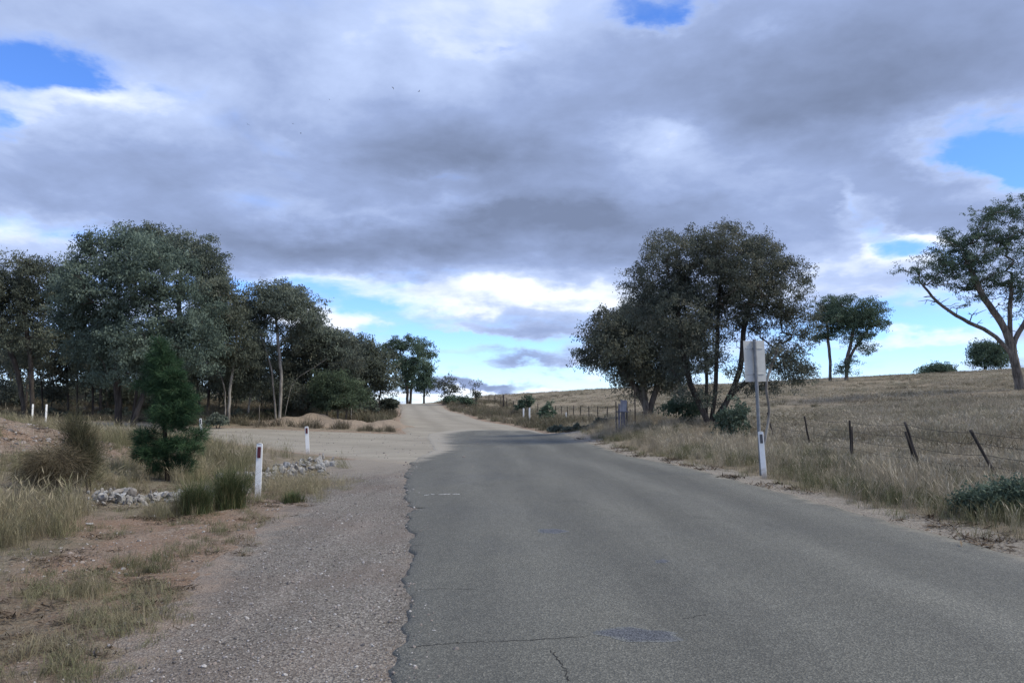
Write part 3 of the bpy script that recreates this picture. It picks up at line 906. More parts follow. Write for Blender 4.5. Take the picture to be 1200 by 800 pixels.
# dirt heap beside the side road
def mound(name, px, py_top, D, rx, ry_, seed):
    c0 = at(px, 490, D)
    top = at(px, py_top, D)[2]
    n_ = 46
    V = []
    for i in range(n_):
        for j in range(n_):
            u_, v_ = -1.15 + 2.3 * i / (n_ - 1), -1.15 + 2.3 * j / (n_ - 1)
            V.append((c0[0] + u_ * rx, c0[1] + v_ * ry_))
    V = np.array(V)
    u_ = (V[:, 0] - c0[0]) / rx; v_ = (V[:, 1] - c0[1]) / ry_
    r_ = np.hypot(u_, v_)
    base = H(V[:, 0], V[:, 1])
    k_ = np.clip(1 - r_ ** 2, 0, 1) ** 0.8
    amp = top - H(np.array([c0[0]]), np.array([c0[1]]))[0]
    z = base - 0.12 + k_ * (amp * (1 + 0.6 * fbm(V[:, 0] * 0.6, V[:, 1] * 0.6, seed, 4)) + 0.12) + 0.05 * k_ * fbm(V[:, 0] * 2.0, V[:, 1] * 2, seed + 5, 3)
    me = npmesh(name, np.column_stack([V, z]), [grid_faces(n_, n_)[:, ::-1]], None, True)
    tag(link(name, me, M['red_dirt']), kind='structure')


mound('dirt_mound', 375, 489.0, 51.0, 4.6, 2.4, 71)
mound('dirt_mound', 318, 493, 50.0, 2.4, 1.7, 75)
mound('dirt_mound', 452, 493, 52.0, 2.6, 1.8, 79)


# ---------------------------------------------------------------- scatter: tufts set out on points by geometry nodes
def blades(n, hgt, spread, wd, lean, rng, seed_head=0.0, r0=0.08):
    """a tuft as arrays of triangles"""
    b = rng.normal(0, r0, (n, 2))
    L = hgt * rng.uniform(0.45, 1.1, n)
    a = rng.uniform(0, 2 * math.pi, n)
    ln = lean * rng.uniform(0.1, 1.0, n) + spread * np.hypot(b[:, 0], b[:, 1])
    d = np.stack([np.cos(a), np.sin(a)], 1)
    s = np.stack([-np.sin(a + rng.normal(0, .8, n)), np.cos(a)], 1)
    s /= np.linalg.norm(s, axis=1, keepdims=True)
    p0 = np.column_stack([b, np.full(n, -0.02)])
    p1 = np.column_stack([b + d * (ln * 0.35 * L)[:, None], 0.55 * L])
    p2 = np.column_stack([b + d * (ln * 1.05 * L)[:, None], L * (1 - 0.25 * ln)])
    S3 = np.column_stack([s, np.zeros(n)])
    V = np.stack([p0 + S3 * wd, p0 - S3 * wd, p1 + S3 * wd * 0.8, p1 - S3 * wd * 0.8, p2], 1).reshape(-1, 3)
    o = np.arange(n)[:, None] * 5
    T = np.concatenate([o + [0, 1, 3], o + [0, 3, 2], o + [2, 3, 4]], 0)
    ti = np.repeat(rng.uniform(0, 1, n), 5)
    if seed_head > 0:
        k = rng.random(n) < seed_head
        q = p2[k]; hL = L[k] * 0.2; ss = S3[k]; dd = (p2 - p1)[k]; dd /= np.linalg.norm(dd, axis=1, keepdims=True)
        V2 = np.stack([q - dd * hL[:, None], q - dd * hL[:, None] * .4 + ss * wd * 2.6, q + dd * hL[:, None] * .5, q - dd * hL[:, None] * .4 - ss * wd * 2.6], 1).reshape(-1, 3)
        o2 = np.arange(k.sum())[:, None] * 4 + len(V)
        T = np.concatenate([T, o2 + [0, 1, 2], o2 + [0, 2, 3]], 0)
        V = np.concatenate([V, V2]); ti = np.concatenate([ti, np.repeat(rng.uniform(0.6, 1.0, k.sum()), 4)])
    return V, T, ti


def tuft_set(name, m_, k, **kw):
    col_ = bpy.data.collections.new(name)
    for i in range(k):
        V, T, ti = blades(rng=np.random.default_rng(hash(name) % 1000 + i if False else len(name) * 37 + i), **kw)
        me = npmesh(name, V, [T], {'tint': ti})
        me.materials.append(m_)
        col_.objects.link(bpy.data.objects.new(name, me))
    return col_


TUFT = {
    'tall': tuft_set('tall_tuft', M['g_tall'], 7, n=36, hgt=0.62, spread=1.2, wd=0.0026, lean=0.34, seed_head=0.35),
    'left': tuft_set('golden_tuft', M['g_left'], 7, n=54, hgt=0.66, spread=1.5, wd=0.0026, lean=0.48, seed_head=0.2, r0=0.10),
    'pad': tuft_set('paddock_tuft', M['g_pad'], 6, n=36, hgt=0.42, spread=1.3, wd=0.0042, lean=0.42, seed_head=0.3, r0=0.14),
    'far': tuft_set('far_tuft', M['g_pad'], 6, n=34, hgt=0.45, spread=1.2, wd=0.014, lean=0.7, seed_head=0.2, r0=0.35),
    'green': tuft_set('green_tuft', M['g_green'], 5, n=38, hgt=0.17, spread=2.0, wd=0.0017, lean=0.7, r0=0.06),
    'short': tuft_set('short_tuft', M['g_short'], 8, n=34, hgt=0.16, spread=3.0, wd=0.0022, lean=1.1, r0=0.06),
    'scrub': tuft_set('scrub_tuft', M['g_scrub'], 6, n=46, hgt=0.8, spread=0.9, wd=0.012, lean=0.5, r0=0.22),
}


def lump_set(name, m_, k, flatn):
    col_ = bpy.data.collections.new(name)
    for i in range(k):
        rng = np.random.default_rng(500 + i)
        bm = bmesh.new()
        bmesh.ops.create_icosphere(bm, subdivisions=1, radius=0.5)
        for v in bm.verts:
            v.co = Vector([c * rng.uniform(0.75, 1.15) for c in v.co]); v.co.z *= flatn
        me = bm_mesh(name, bm)
        me.materials.append(m_)
        col_.objects.link(bpy.data.objects.new(name, me))
    return col_


TUFT['pebble'] = lump_set('pebble', M['pebble'], 7, 0.65)


def litter_set(name, m_, k):
    col_ = bpy.data.collections.new(name)
    for i in range(k):
        rng = np.random.default_rng(900 + i)
        n = 40
        c = np.column_stack([rng.normal(0, .09, (n, 2)), rng.uniform(0.0, 0.025, n)])
        a = rng.uniform(0, 6.28, n); L = rng.uniform(.015, .06, n); wd = rng.uniform(.003, .009, n)
        d = np.column_stack([np.cos(a), np.sin(a), rng.normal(0, .35, n)]); s = np.column_stack([-np.sin(a), np.cos(a), rng.normal(0, .3, n)])
        V = np.stack([c - d * L[:, None], c + s * wd[:, None], c + d * L[:, None], c - s * wd[:, None]], 1).reshape(-1, 3)
        me = npmesh(name, V, [np.arange(n * 4).reshape(-1, 4)])
        me.materials.append(m_)
        col_.objects.link(bpy.data.objects.new(name, me))
    return col_


TUFT['litter'] = litter_set('litter_bit', M['litter'], 6)


def scatter_tree(coll):
    g = bpy.data.node_groups.new('scatter_' + coll.name, 'GeometryNodeTree')
    g.interface.new_socket('Geometry', in_out='INPUT', socket_type='NodeSocketGeometry')
    g.interface.new_socket('Geometry', in_out='OUTPUT', socket_type='NodeSocketGeometry')
    t = NT(g)
    gi = t.n('NodeGroupInput'); go = t.n('NodeGroupOutput')
    ci = t.n('GeometryNodeCollectionInfo', transform_space='ORIGINAL')
    ci.inputs['Collection'].default_value = coll
    ci.inputs['Separate Children'].default_value = True
    ci.inputs['Reset Children'].default_value = True
    def na(nm, ty):
        nd = t.n('GeometryNodeInputNamedAttribute', data_type=ty)
        nd.inputs['Name'].default_value = nm
        return nd.outputs['Attribute']
    ip_ = t.n('GeometryNodeInstanceOnPoints')
    L = g.links.new
    L(gi.outputs[0], ip_.inputs['Points'])
    L(ci.outputs[0], ip_.inputs['Instance'])
    ip_.inputs['Pick Instance'].default_value = True
    L(na('pick', 'INT'), ip_.inputs['Instance Index'])
    L(na('rot', 'FLOAT_VECTOR'), ip_.inputs['Rotation'])
    L(na('scl', 'FLOAT_VECTOR'), ip_.inputs['Scale'])
    L(ip_.outputs[0], go.inputs[0])
    return g


SCT = {}


def scatter(name, kind_, pts, scl, tilt=0.12, rng=RNG, label=None, zoff=0.0, z=None):
    n = len(pts)
    if z is None:
        z = H(pts[:, 0], pts[:, 1])
    me = bpy.data.meshes.new(name)
    me.vertices.add(n)
    me.vertices.foreach_set('co', np.column_stack([pts, z + zoff]).astype(np.float32).ravel())
    rot = np.column_stack([rng.normal(0, tilt, n), rng.normal(0, tilt, n), rng.uniform(0, 6.283, n)])
    scl = np.asarray(scl)
    if scl.ndim == 1: scl = np.column_stack([scl, scl, scl])
    me.attributes.new('rot', 'FLOAT_VECTOR', 'POINT').data.foreach_set('vector', rot.astype(np.float32).ravel())
    me.attributes.new('scl', 'FLOAT_VECTOR', 'POINT').data.foreach_set('vector', scl.astype(np.float32).ravel())
    me.attributes.new('pick', 'INT', 'POINT').data.foreach_set('value', rng.integers(0, len(TUFT[kind_].objects), n).astype(np.int32))
    o = link(name, me)
    if kind_ not in SCT: SCT[kind_] = scatter_tree(TUFT[kind_])
    md = o.modifiers.new('scatter', 'NODES')
    md.node_group = SCT[kind_]
    tag(o, label, None, None, 'stuff')
    return o


def sample(n, x0, x1, y0, y1, dens):
    p = np.column_stack([RNG.uniform(x0, x1, n), RNG.uniform(y0, y1, n)])
    return p[RNG.random(n) < dens(p[:, 0], p[:, 1])]


def sample_fan(n, px0, px1, y0, y1, dens, power=1.0):
    """even in the picture's columns, thinning with distance: only land the camera can see, plus a margin"""
    y = (y0 ** power + (y1 ** power - y0 ** power) * RNG.random(n)) ** (1 / power)
    x = (RNG.uniform(px0, px1, n) - 600) / F * y
    return np.column_stack([x, y])[RNG.random(n) < dens(x, y)]


FX_Y = np.array([2, 8, 15, 17, 20.5, 25, 29, 37, 43, 58, 74, 96, 130.])
FX_X = np.array([10.4, 9.8, 9.25, 8.85, 8.85, 9.5, 9.9, 10.4, 9.1, 7.3, 4.2, -1.0, -8.0])


def fence_x(y):
    return np.interp(y, FX_Y, FX_X)


def clump(x, y, s, seed):
    return 0.5 + 0.5 * np.clip(fbm(x * s, y * s, seed, 3) * 1.2, -1, 1)


# right verge: tall straw between road and fence
def d_verge(x, y):
    rd = -road_depth(x, y)
    return np.where((x > ip(AR, np.minimum(y, 50))) & (rd > 0.55) & (x < fence_x(y) + 1.0), np.clip((rd - 0.5) / 0.9, 0.05, 1) * (0.35 + 0.65 * clump(x, y, 0.8, 201)) * (1 - 0.95 * ell(x, y, 6.8, 10.6, 0.8, 0.8)), 0)


p = sample(12500, 2, 12, 4, 50, d_verge)
rd = -road_depth(p[:, 0], p[:, 1])
s_ = np.clip(0.32 + rd * 0.28, 0.32, 0.85) * np.clip(0.45 + 0.22 * (fence_x(p[:, 1]) + 0.6 - p[:, 0]), 0.45, 1) * RNG.uniform(0.6, 1.2, len(p)) * (0.55 + 0.6 * clump(p[:, 0], p[:, 1], 0.5, 211))
scatter('verge_grass', 'tall', p, np.column_stack([s_ * 1.15, s_ * 1.15, s_]))
p = sample(4500, 2, 10, 4, 40, lambda x, y: np.where((x > ip(AR, y) + 0.35) & (-road_depth(x, y) < 1.6) & (-road_depth(x, y) > 0.3), 0.6 * clump(x, y, 1.6, 221), 0))
scatter('verge_short_grass', 'short', p, RNG.uniform(0.7, 1.6, len(p)))

p = sample(9000, 3, 11, 6, 42, lambda x, y: np.where((x > ip(AR, y) + 0.8) & (x < fence_x(y) + 2), np.clip(fbm(x * 0.7, y * 0.45, 225, 3) * 1.6 + 0.05, 0, 1) * np.exp(-((-road_depth(x, y) - 2.4) / 1.5) ** 2), 0))
s_ = RNG.uniform(1.3, 2.6, len(p))
scatter('verge_green_grass', 'green', p, np.column_stack([s_, s_, s_ * 0.95]), 0.2)
# verge beyond, up to the crest on both sides
def d_far_verge(x, y):
    rd = -road_depth(x, y)
    right = (x > -16 + 0) & (x > ip(GR, y)) & (x < fence_x(y) + 2)
    return np.where(right & (rd > 0.3), 0.5 + 0.5 * clump(x, y, 0.4, 231), 0)


p = sample(5200, -18, 12, 44, 112, d_far_verge)
s_ = RNG.uniform(0.6, 1.25, len(p)) * (0.6 + 0.5 * clump(p[:, 0], p[:, 1], 0.3, 233))
scatter('crest_verge_grass', 'scrub', p, np.column_stack([s_, s_, s_ * 0.8]))

# paddock
def d_pad(x, y):
    return np.where((x > fence_x(y) - 0.6), 0.12 + 0.88 * clump(x, y, 0.45, 241) ** 1.5, 0)


p = sample_fan(26000, 640, 1330, 11, 62, d_pad, 1.75)
s_ = RNG.uniform(0.6, 1.2, len(p)) * (0.5 + 0.75 * clump(p[:, 0], p[:, 1], 0.22, 243))
scatter('paddock_grass', 'pad', p, np.column_stack([s_ * 1.3, s_ * 1.3, s_]))
p = sample_fan(34000, 560, 1330, 50, 175, d_pad, 1.5)
s_ = RNG.uniform(0.45, 1.05, len(p)) * (0.4 + 0.8 * clump(p[:, 0], p[:, 1], 0.11, 245))
scatter('far_paddock_grass', 'far', p, np.column_stack([s_ * 1.6, s_ * 1.6, s_ * 0.85]))


p = sample_fan(2600, 560, 1330, 14, 150, lambda x, y: np.where(x > fence_x(y), clump(x, y, 0.16, 247) ** 3, 0), 1.4)
s_ = RNG.uniform(0.5, 0.95, len(p))
scatter('paddock_dark_tussocks', 'scrub', p, np.column_stack([s_ * 1.2, s_ * 1.2, s_ * 0.7]))


# left: golden grass in and beyond the drain, on the bank's foot
def d_left(x, y):
    rd = -road_depth(x, y)
    a = np.clip(1.5 * ell(x, y, -7.4, 18.0, 2.9, 4.2) + 1.1 * ell(x, y, -9.5, 24.5, 4.0, 5.0) + 0.9 * ell(x, y, -6.0, 22.5, 1.6, 3.0), 0, 1)
    b = np.clip(1.6 * ell(x, y, -6.1, 8.3, 1.35, 1.5) + 1.2 * ell(x, y, -7.6, 10.2, 1.5, 1.6), 0, 1)
    c_ = 0.5 * ell(x, y, -18, 29, 6, 6)
    d_ = np.maximum(np.maximum(a, b), c_)
    rock_gap = 1.0 * ell(x, y, -6.2, 13.0, 1.3, 0.8)
    d_ = np.where(x > -4.9, d_ * np.clip((-x - 3.9), 0, 1), d_)
    d_ = np.clip((d_ - 0.22) * 1.5, 0, 1)
    d_ = d_ * (1 - np.clip(1.5 * ell(x, y, -12.8, 18.0, 3.9, 4.6), 0, 1))
    d_ = np.where((x > -8.6) & (y < 14.4) & ~((x < -5.2) & (y < 11.3)), 0, d_)
    d_ = np.where((x > -6.8) & (y > 14) & (y < 25), d_ * 0.05, d_)
    d_ = np.where((x > -10.5) & (y > 21.5), d_ * 0.05, d_)
    d_ = d_ * (1 - np.clip(1.4 * ell(x, y, -14.4, 34.5, 1.5, 3.0) + 1.4 * ell(x, y, -23.5, 37, 4.0, 4.0) + 1.2 * ell(x, y, -7.3, 15.6, 0.9, 0.9), 0, 1))
    return np.where(rd > 0.8, d_ * (0.35 + 0.65 * clump(x, y, 0.9, 251)), 0)


p = sample(21000, -24, -3.5, 6, 36, d_left)
s_ = RNG.uniform(0.6, 1.15, len(p)) * np.where(p[:, 1] < 12.5, 0.8, 1.0) * (0.65 + 0.5 * clump(p[:, 0], p[:, 1], 0.5, 253))
scatter('drain_grass', 'left', p, s_, 0.2)


# sparse short grass on the dirt in front
def d_short(x, y):
    sh = ip(SHL, np.clip(y, -20, 24))
    g = 0.8 * ell(x, y, -3.3, 5.3, 1.0, 1.4) + 0.6 * ell(x, y, -4.3, 5.0, 1.3, 1.6) + 0.45 * ell(x, y, -3.2, 7.4, 0.6, 0.5) + 0.5 * ell(x, y, -4.1, 7.9, 1.1, 0.45)
    g = g + 0.30 * ell(x, y, -3.9, 10, 0.9, 2.0) + 0.35 * ell(x, y, -4.4, 14.5, 1.0, 2.4) + 0.3 * ell(x, y, -12, 17, 5, 5)
    return np.where(x < sh + 0.05, np.clip(g, 0, 1) * np.clip(fbm(x * 1.7, y * 1.7, 261, 3) * 1.8 + 0.1, 0, 1), 0)


p = sample(52000, -17, -1.5, 2.8, 24, d_short)
scatter('dirt_short_grass', 'short', p, RNG.uniform(0.25, 0.9, len(p)) * np.where(p[:, 1] > 14, 1.4, 1.0), 0.25)
p = sample(5200, -6.5, -2.0, 2.8, 7.5, lambda x, y: np.where(x < ip(SHL, y) - 0.3, np.clip(fbm(x * 1.1, y * 1.1, 271, 2) - 0.1, 0, 0.6) * (0.7 * ell(x, y, -3.7, 5.0, 1.5, 1.5)), 0))
scatter('dry_stalk_grass', 'left', p, RNG.uniform(0.2, 0.45, len(p)), 0.45)
# tuft of pale grass round the near post and along the drain's lip
p = sample(1400, -6.2, -3.0, 9.4, 16.5, lambda x, y: np.clip(0.9 * ell(x, y, -4.85, 11.2, 0.5, 0.45) + 0.8 * ell(x, y, -4.0, 15.2, 0.9, 1.6), 0, 1))
scatter('post_grass', 'left', p, RNG.uniform(0.3, 0.6, len(p)), 0.3)


# scrub beyond the side road, under the trees
def d_scrub(x, y):
    rd = -road_depth(x, y)
    return np.where((rd > 0.5) & (y > ip(SF, x)) & (x < ip(GL, np.clip(y, 38, 150)) - 0.3) & (ell(x, y, -12.5, 51, 5.0, 2.4) < 0.35) & ~((x > -19) & (x < -5) & (y < 51) & (vnoise(x * 1.3, y * 1.3, 290) < 0.30)), 0.3 + 0.7 * clump(x, y, 0.5, 281), 0)


p = sample_fan(9000, -90, 480, 46, 74, d_scrub)
s_ = RNG.uniform(0.4, 1.1, len(p)) * (0.35 + 0.8 * clump(p[:, 0], p[:, 1], 0.3, 283))
scatter('woodland_scrub', 'scrub', p, np.column_stack([s_ * 1.1, s_ * 1.1, s_ * 0.95]), 0.2)
p = sample_fan(4200, -90, 470, 70, 150, lambda x, y: np.where((x < ip(GL, np.clip(y, 38, 150)) - 0.5), 0.6, 0))
scatter('far_left_grass', 'far', p, RNG.uniform(0.8, 1.8, len(p)), 0.2)

# loose stones on the shoulder, litter on the road edge
def z_sh(x, y):
    return H0(x, y) - 0.016 + 0.010 * fbm(x * 2.2, y * 2.2, 61, 4)


p = sample(60000, -5.5, 0.2, 3.2, 18, lambda x, y: np.where((x > ip(SHL, y) - 0.2) & (x < ip(AL, y) - 0.02), np.clip(5.0 / y, 0, 1) * (0.45 + 0.55 * clump(x, y, 1.1, 291)), 0))
s_ = np.exp(RNG.normal(math.log(0.0112), 0.45, len(p)))
scatter('loose_gravel', 'pebble', p, s_, 0.5, z=z_sh(p[:, 0], p[:, 1]), zoff=0.003)
p = sample(16000, -4, 0.8, 3.2, 22, lambda x, y: np.exp(-(((x - ip(AL, y)) - 0.05) / 0.16) ** 2) * np.clip(fbm(x * 2, y * 0.9, 311, 3) + 0.45, 0, 1))
scatter('edge_crumbs', 'pebble', p, np.exp(RNG.normal(math.log(0.0125), 0.5, len(p))), 0.5, z=H0(p[:, 0], p[:, 1]) + 0.006)
p = sample(2500, -22, 0, 19, 50, lambda x, y: np.where((y > ip(SN, x) - 1) & (y < ip(SF, x)), 0.7, 0))
scatter('mouth_stones', 'pebble', p, np.exp(RNG.normal(math.log(0.03), 0.5, len(p))), 0.5, z=H0(p[:, 0], p[:, 1]) - 0.02)
p = sample(9500, -8, -1.5, 3.2, 15, lambda x, y: np.where(x < ip(SHL, y), 0.7 * clump(x, y, 0.9, 295), 0))
s_ = np.minimum(np.exp(RNG.normal(math.log(0.017), 0.55, len(p))), 0.055)
scatter('scattered_stones', 'pebble', p, s_, 0.5, zoff=0.002)
p = sample(4200, -15, -8.5, 12, 22, lambda x, y: ell(x, y, -12, 17.5, 2.5, 4))
scatter('bank_stones', 'pebble', p, np.exp(RNG.normal(math.log(0.036), 0.6, len(p))), 0.5)
p = sample(3600, 2, 9, 4, 46, lambda x, y: np.where((x > ip(AR, y)) & (-road_depth(x, y) > 0.12) & (-road_depth(x, y) < 0.8), np.clip(fbm(x * 1.5, y * 1.5, 301, 3) * 1.5 + 0.35, 0, 1), 0))
scatter('verge_litter', 'litter', p, RNG.uniform(0.7, 2.0, len(p)), 0.1)
p = sample(5200, 2, 9, 4, 40, lambda x, y: np.where((x > ip(AR, y)) & (-road_depth(x, y) > -0.1) & (-road_depth(x, y) < 0.7), 0.8, 0))
scatter('verge_grit', 'pebble', p, np.exp(RNG.normal(math.log(0.016), 0.5, len(p))), 0.5)
p = sample(6500, -14, -1.8, 3.2, 21, lambda x, y: np.where(x < ip(SHL, y), np.clip(fbm(x * 1.3, y * 1.3, 305, 3) * 1.2 + 0.12, 0, 1), 0))
scatter('dirt_litter', 'litter', p, RNG.uniform(0.35, 1.0, len(p)), 0.1)


# ---------------------------------------------------------------- trees
def skeleton(trunks, targets, seg, rng, crotch=0.45, rise=0.16, wob=0.10):
    """grow limbs from the stem polylines to every target; returns nodes and parents"""
    N, PA, OK = [], [], []
    for tr in trunks:
        tr = np.array(tr, float)
        L = np.linalg.norm(np.diff(tr, axis=0), axis=1); cs = np.concatenate([[0], np.cumsum(L)])
        k = max(6, int(cs[-1] / (seg * 0.8)))
        prev = -1
        # Catmull-like smoothing by dense interpolation and averaging
        s = np.linspace(0, cs[-1], k)
        P_ = np.stack([np.interp(s, cs, tr[:, i]) for i in range(3)], 1)
        for _ in range(2):
            P_[1:-1] = (P_[:-2] + 2 * P_[1:-1] + P_[2:]) / 4
        P_[1:] += rng.normal(0, wob * 0.25 * seg, (k - 1, 3))
        for i in range(k):
            N.append(P_[i]); PA.append(prev); prev = len(N) - 1
            OK.append(i / (k - 1) >= crotch)
    ends = np.array([np.array(t_[-1], float) for t_ in trunks])
    order = np.argsort(np.min(np.linalg.norm(targets[:, None] - ends[None], axis=2), axis=1) + rng.uniform(0, 0.3, len(targets)))
    for ti in order:
        T = targets[ti]
        A = np.array(N); okm = np.array(OK)
        d = np.linalg.norm(A - T, axis=1)
        cost = d + 1.3 * np.maximum(0, A[:, 2] - T[2] + 0.15 * d) + np.where(okm, 0, 1e6)
        j = int(np.argmin(cost))
        D_ = d[j]
        k = max(2, int(D_ / seg))
        c_ = (A[j] + T) / 2 + np.array([0, 0, rise * D_]) * (1 if T[2] > A[j][2] else 0.6) + rng.normal(0, wob * D_, 3)
        prev = j
        for q in range(1, k + 1):
            s = q / k
            pt = (1 - s) ** 2 * A[j] + 2 * s * (1 - s) * c_ + s * s * T
            if q < k: pt = pt + rng.normal(0, wob * 0.3 * seg, 3)
            N.append(pt); PA.append(prev); prev = len(N) - 1; OK.append(True)
    return np.array(N), np.array(PA)


def limb_mesh(name, N, PA, r_base, r_tip, power=0.72, flare=1.25):
    n = len(N)
    cnt = np.zeros(n)
    kids = [[] for _ in range(n)]
    for i in range(n):
        if PA[i] >= 0: kids[PA[i]].append(i)
    for i in range(n - 1, -1, -1):
        if not kids[i]: cnt[i] += 1
        if PA[i] >= 0: cnt[PA[i]] += cnt[i]
    mx = cnt.max()
    R = r_tip + (r_base - r_tip) * (cnt / mx) ** power
    mb = MB()
    for i in range(n):
        root_ = PA[i] < 0
        starts = []
        if root_: starts = [(None, i)]
        for c_ in kids[i]:
            if c_ != (max(kids[i], key=lambda q: cnt[q]) if kids[i] else None):
                starts.append((i, c_))
        for pre, st in starts:
            chain = [st]
            while kids[chain[-1]]:
                chain.append(max(kids[chain[-1]], key=lambda q: cnt[q]))
            pts = [N[c_] for c_ in chain]; rr = [R[c_] for c_ in chain]
            if pre is not None:
                pts = [N[pre]] + pts; rr = [min(R[pre], rr[0] * 1.25)] + rr
            if len(pts) < 2: continue
            rr[-1] *= 0.5
            if root_:
                rr[0] *= flare
                pts[0] = pts[0] - np.array([0, 0, 0.25])
            V, Fq = tube(pts, rr, 8 if rr[0] > 0.08 else (6 if rr[0] > 0.03 else 4))
            mb.add(V, Fq)
    return mb.mesh(name, None, True)


def cl_n(rng, sh, c=1.75):
    return np.clip(rng.normal(0, 1, sh), -c, c)


def leaf_arrays(cent, sig, n_each, L, Wd, mode, rng, sub=5, tint0=None):
    m_ = len(cent)
    sc = cent[:, None, :] + cl_n(rng, (m_, sub, 3), 1.5) * sig[:, None, :] * 1.05
    per = max(1, n_each // sub)
    p = sc[:, :, None, :] + cl_n(rng, (m_, sub, per, 3)) * sig[:, None, None, :] * 0.42
    tint = rng.uniform(0, 0.6, (m_, 1, 1)) + rng.uniform(0, 0.42, (m_, sub, 1)) + rng.uniform(0, 0.08, (m_, sub, per))
    if tint0 is not None: tint = tint + tint0[:, None, None]
    out = p - cent[:, None, None, :]
    p = p.reshape(-1, 3); tint = tint.reshape(-1); out = out.reshape(-1, 3)
    n = len(p)
    d = rng.normal(0, 1, (n, 3))
    if mode == 'hang':
        d = d * 0.55 + np.array([0, 0, -0.75])
    elif mode == 'spray':
        d = d * 0.5 + out / (np.linalg.norm(out, axis=1, keepdims=True) + 1e-6) * 0.9 + np.array([0, 0, 0.15])
    elif mode == 'up':
        d = d * 0.45 + out / (np.linalg.norm(out, axis=1, keepdims=True) + 1e-6) * 0.5 + np.array([0, 0, 0.7])
    elif mode == 'droop':
        d = d * 0.25 + out / (np.linalg.norm(out, axis=1, keepdims=True) + 1e-6) * 0.6 + np.array([0, 0, -0.35])
    d /= np.linalg.norm(d, axis=1, keepdims=True)
    s = np.cross(d, rng.normal(0, 1, (n, 3))); s /= np.linalg.norm(s, axis=1, keepdims=True) + 1e-9
    l = L * rng.uniform(0.55, 1.25, n)[:, None]; w_ = Wd * rng.uniform(0.6, 1.2, n)[:, None]
    V = np.stack([p, p + d * l * 0.45 + s * w_ * 0.5, p + d * l, p + d * l * 0.45 - s * w_ * 0.5], 1).reshape(-1, 3)
    return V, np.arange(n * 4).reshape(-1, 4), np.repeat(tint, 4)


def lobes_targets(lobes, D, n, rng, depth=1.0, inner=0.35):
    vol = np.array([l[2] * l[3] * (l[4] if len(l) > 4 else 1.0) for l in lobes], float)
    pick = rng.choice(len(lobes), n, p=vol / vol.sum())
    v = rng.normal(0, 1, (n, 3)); v /= np.linalg.norm(v, axis=1, keepdims=True)
    r = (inner + (1 - inner) * rng.random(n)) ** 0.6
    out = np.empty((n, 3))
    k = D / F
    cen = {}
    for i, l in enumerate(lobes):
        cen[i] = at(l[0], l[1], D) + np.array([0, rng.normal(0, 0.22) * l[2] * k, 0])
    for q in range(n):
        l = lobes[pick[q]]
        rr = np.array([l[2] * k, 0.5 * (l[2] + l[3]) * k * depth * 1.15, l[3] * k])
        out[q] = cen[pick[q]] + v[q] * r[q] * rr * 0.9
    return out


def base_z(px, D):
    x = (px - 600) / F * D
    return float(H(np.array([x]), np.array([D]))[0])


def make_tree(name, label, cat, D, stems, lobes, n_clu, n_leaf, leaf, leafm, barkm, r_base, group=None, seed=1, sig=(0.42, 0.42, 0.30), mode='hang', crotch=0.45, r_tip=0.012, seg=0.55,
              depth=1.0, rise=0.16, sub=5, inner=0.35, trunk_name='trunk', crown_name='crown', wob=0.10, toptint=0.12, bare=None):
    """stems: list of pixel polylines, each starting at the foot (its y is taken from the ground)"""
    rng = np.random.default_rng(seed)
    if n_leaf > 4500 and sub == 5:
        n_clu = int(n_clu * 1.9); n_leaf = int(n_leaf * 1.75); sub = 7; r_base *= 0.8
    k = D / F
    trunks = []
    for st in stems:
        P_ = []
        for i, q in enumerate(st):
            dd = q[2] if len(q) > 2 else 0.0
            w_ = at(q[0], q[1], D)
            w_[1] += dd
            if i == 0:
                w_[2] = float(H(np.array([w_[0]]), np.array([w_[1]]))[0])
            P_.append(w_)
        trunks.append(P_)
    root = thing(name, label, cat, trunks[0][0], group)
    T = lobes_targets(lobes, D, n_clu, rng, depth, inner)
    lowest = min(p_[0][2] for p_ in trunks) + 0.25
    T[:, 2] = np.maximum(T[:, 2], lowest)
    TA = T
    if bare:
        TB = lobes_targets(bare[0], D, bare[1], rng, depth, 0.1)
        TB[:, 2] = np.maximum(TB[:, 2], lowest)
        TA = np.concatenate([T, TB])
    N, PA = skeleton(trunks, TA, seg, rng, crotch, rise, wob)
    link(trunk_name, limb_mesh(trunk_name, N, PA, r_base, r_tip), M[barkm], root)
    sg = np.array(sig)[None] * rng.uniform(0.7, 1.3, (n_clu, 1))
    zt = (T[:, 2] - T[:, 2].min()) / (np.ptp(T[:, 2]) + 1e-6)
    V, Q, ti = leaf_arrays(T, sg, max(sub, n_leaf // n_clu), leaf[0], leaf[1], mode, rng, sub, toptint * (rng.random(n_clu) - 0.5))
    link(crown_name, npmesh(crown_name, V, [Q], {'tint': ti}), M[leafm], root)
    return root


WG = 'woodland gums beyond the side road'
gum = dict(cat='tree')
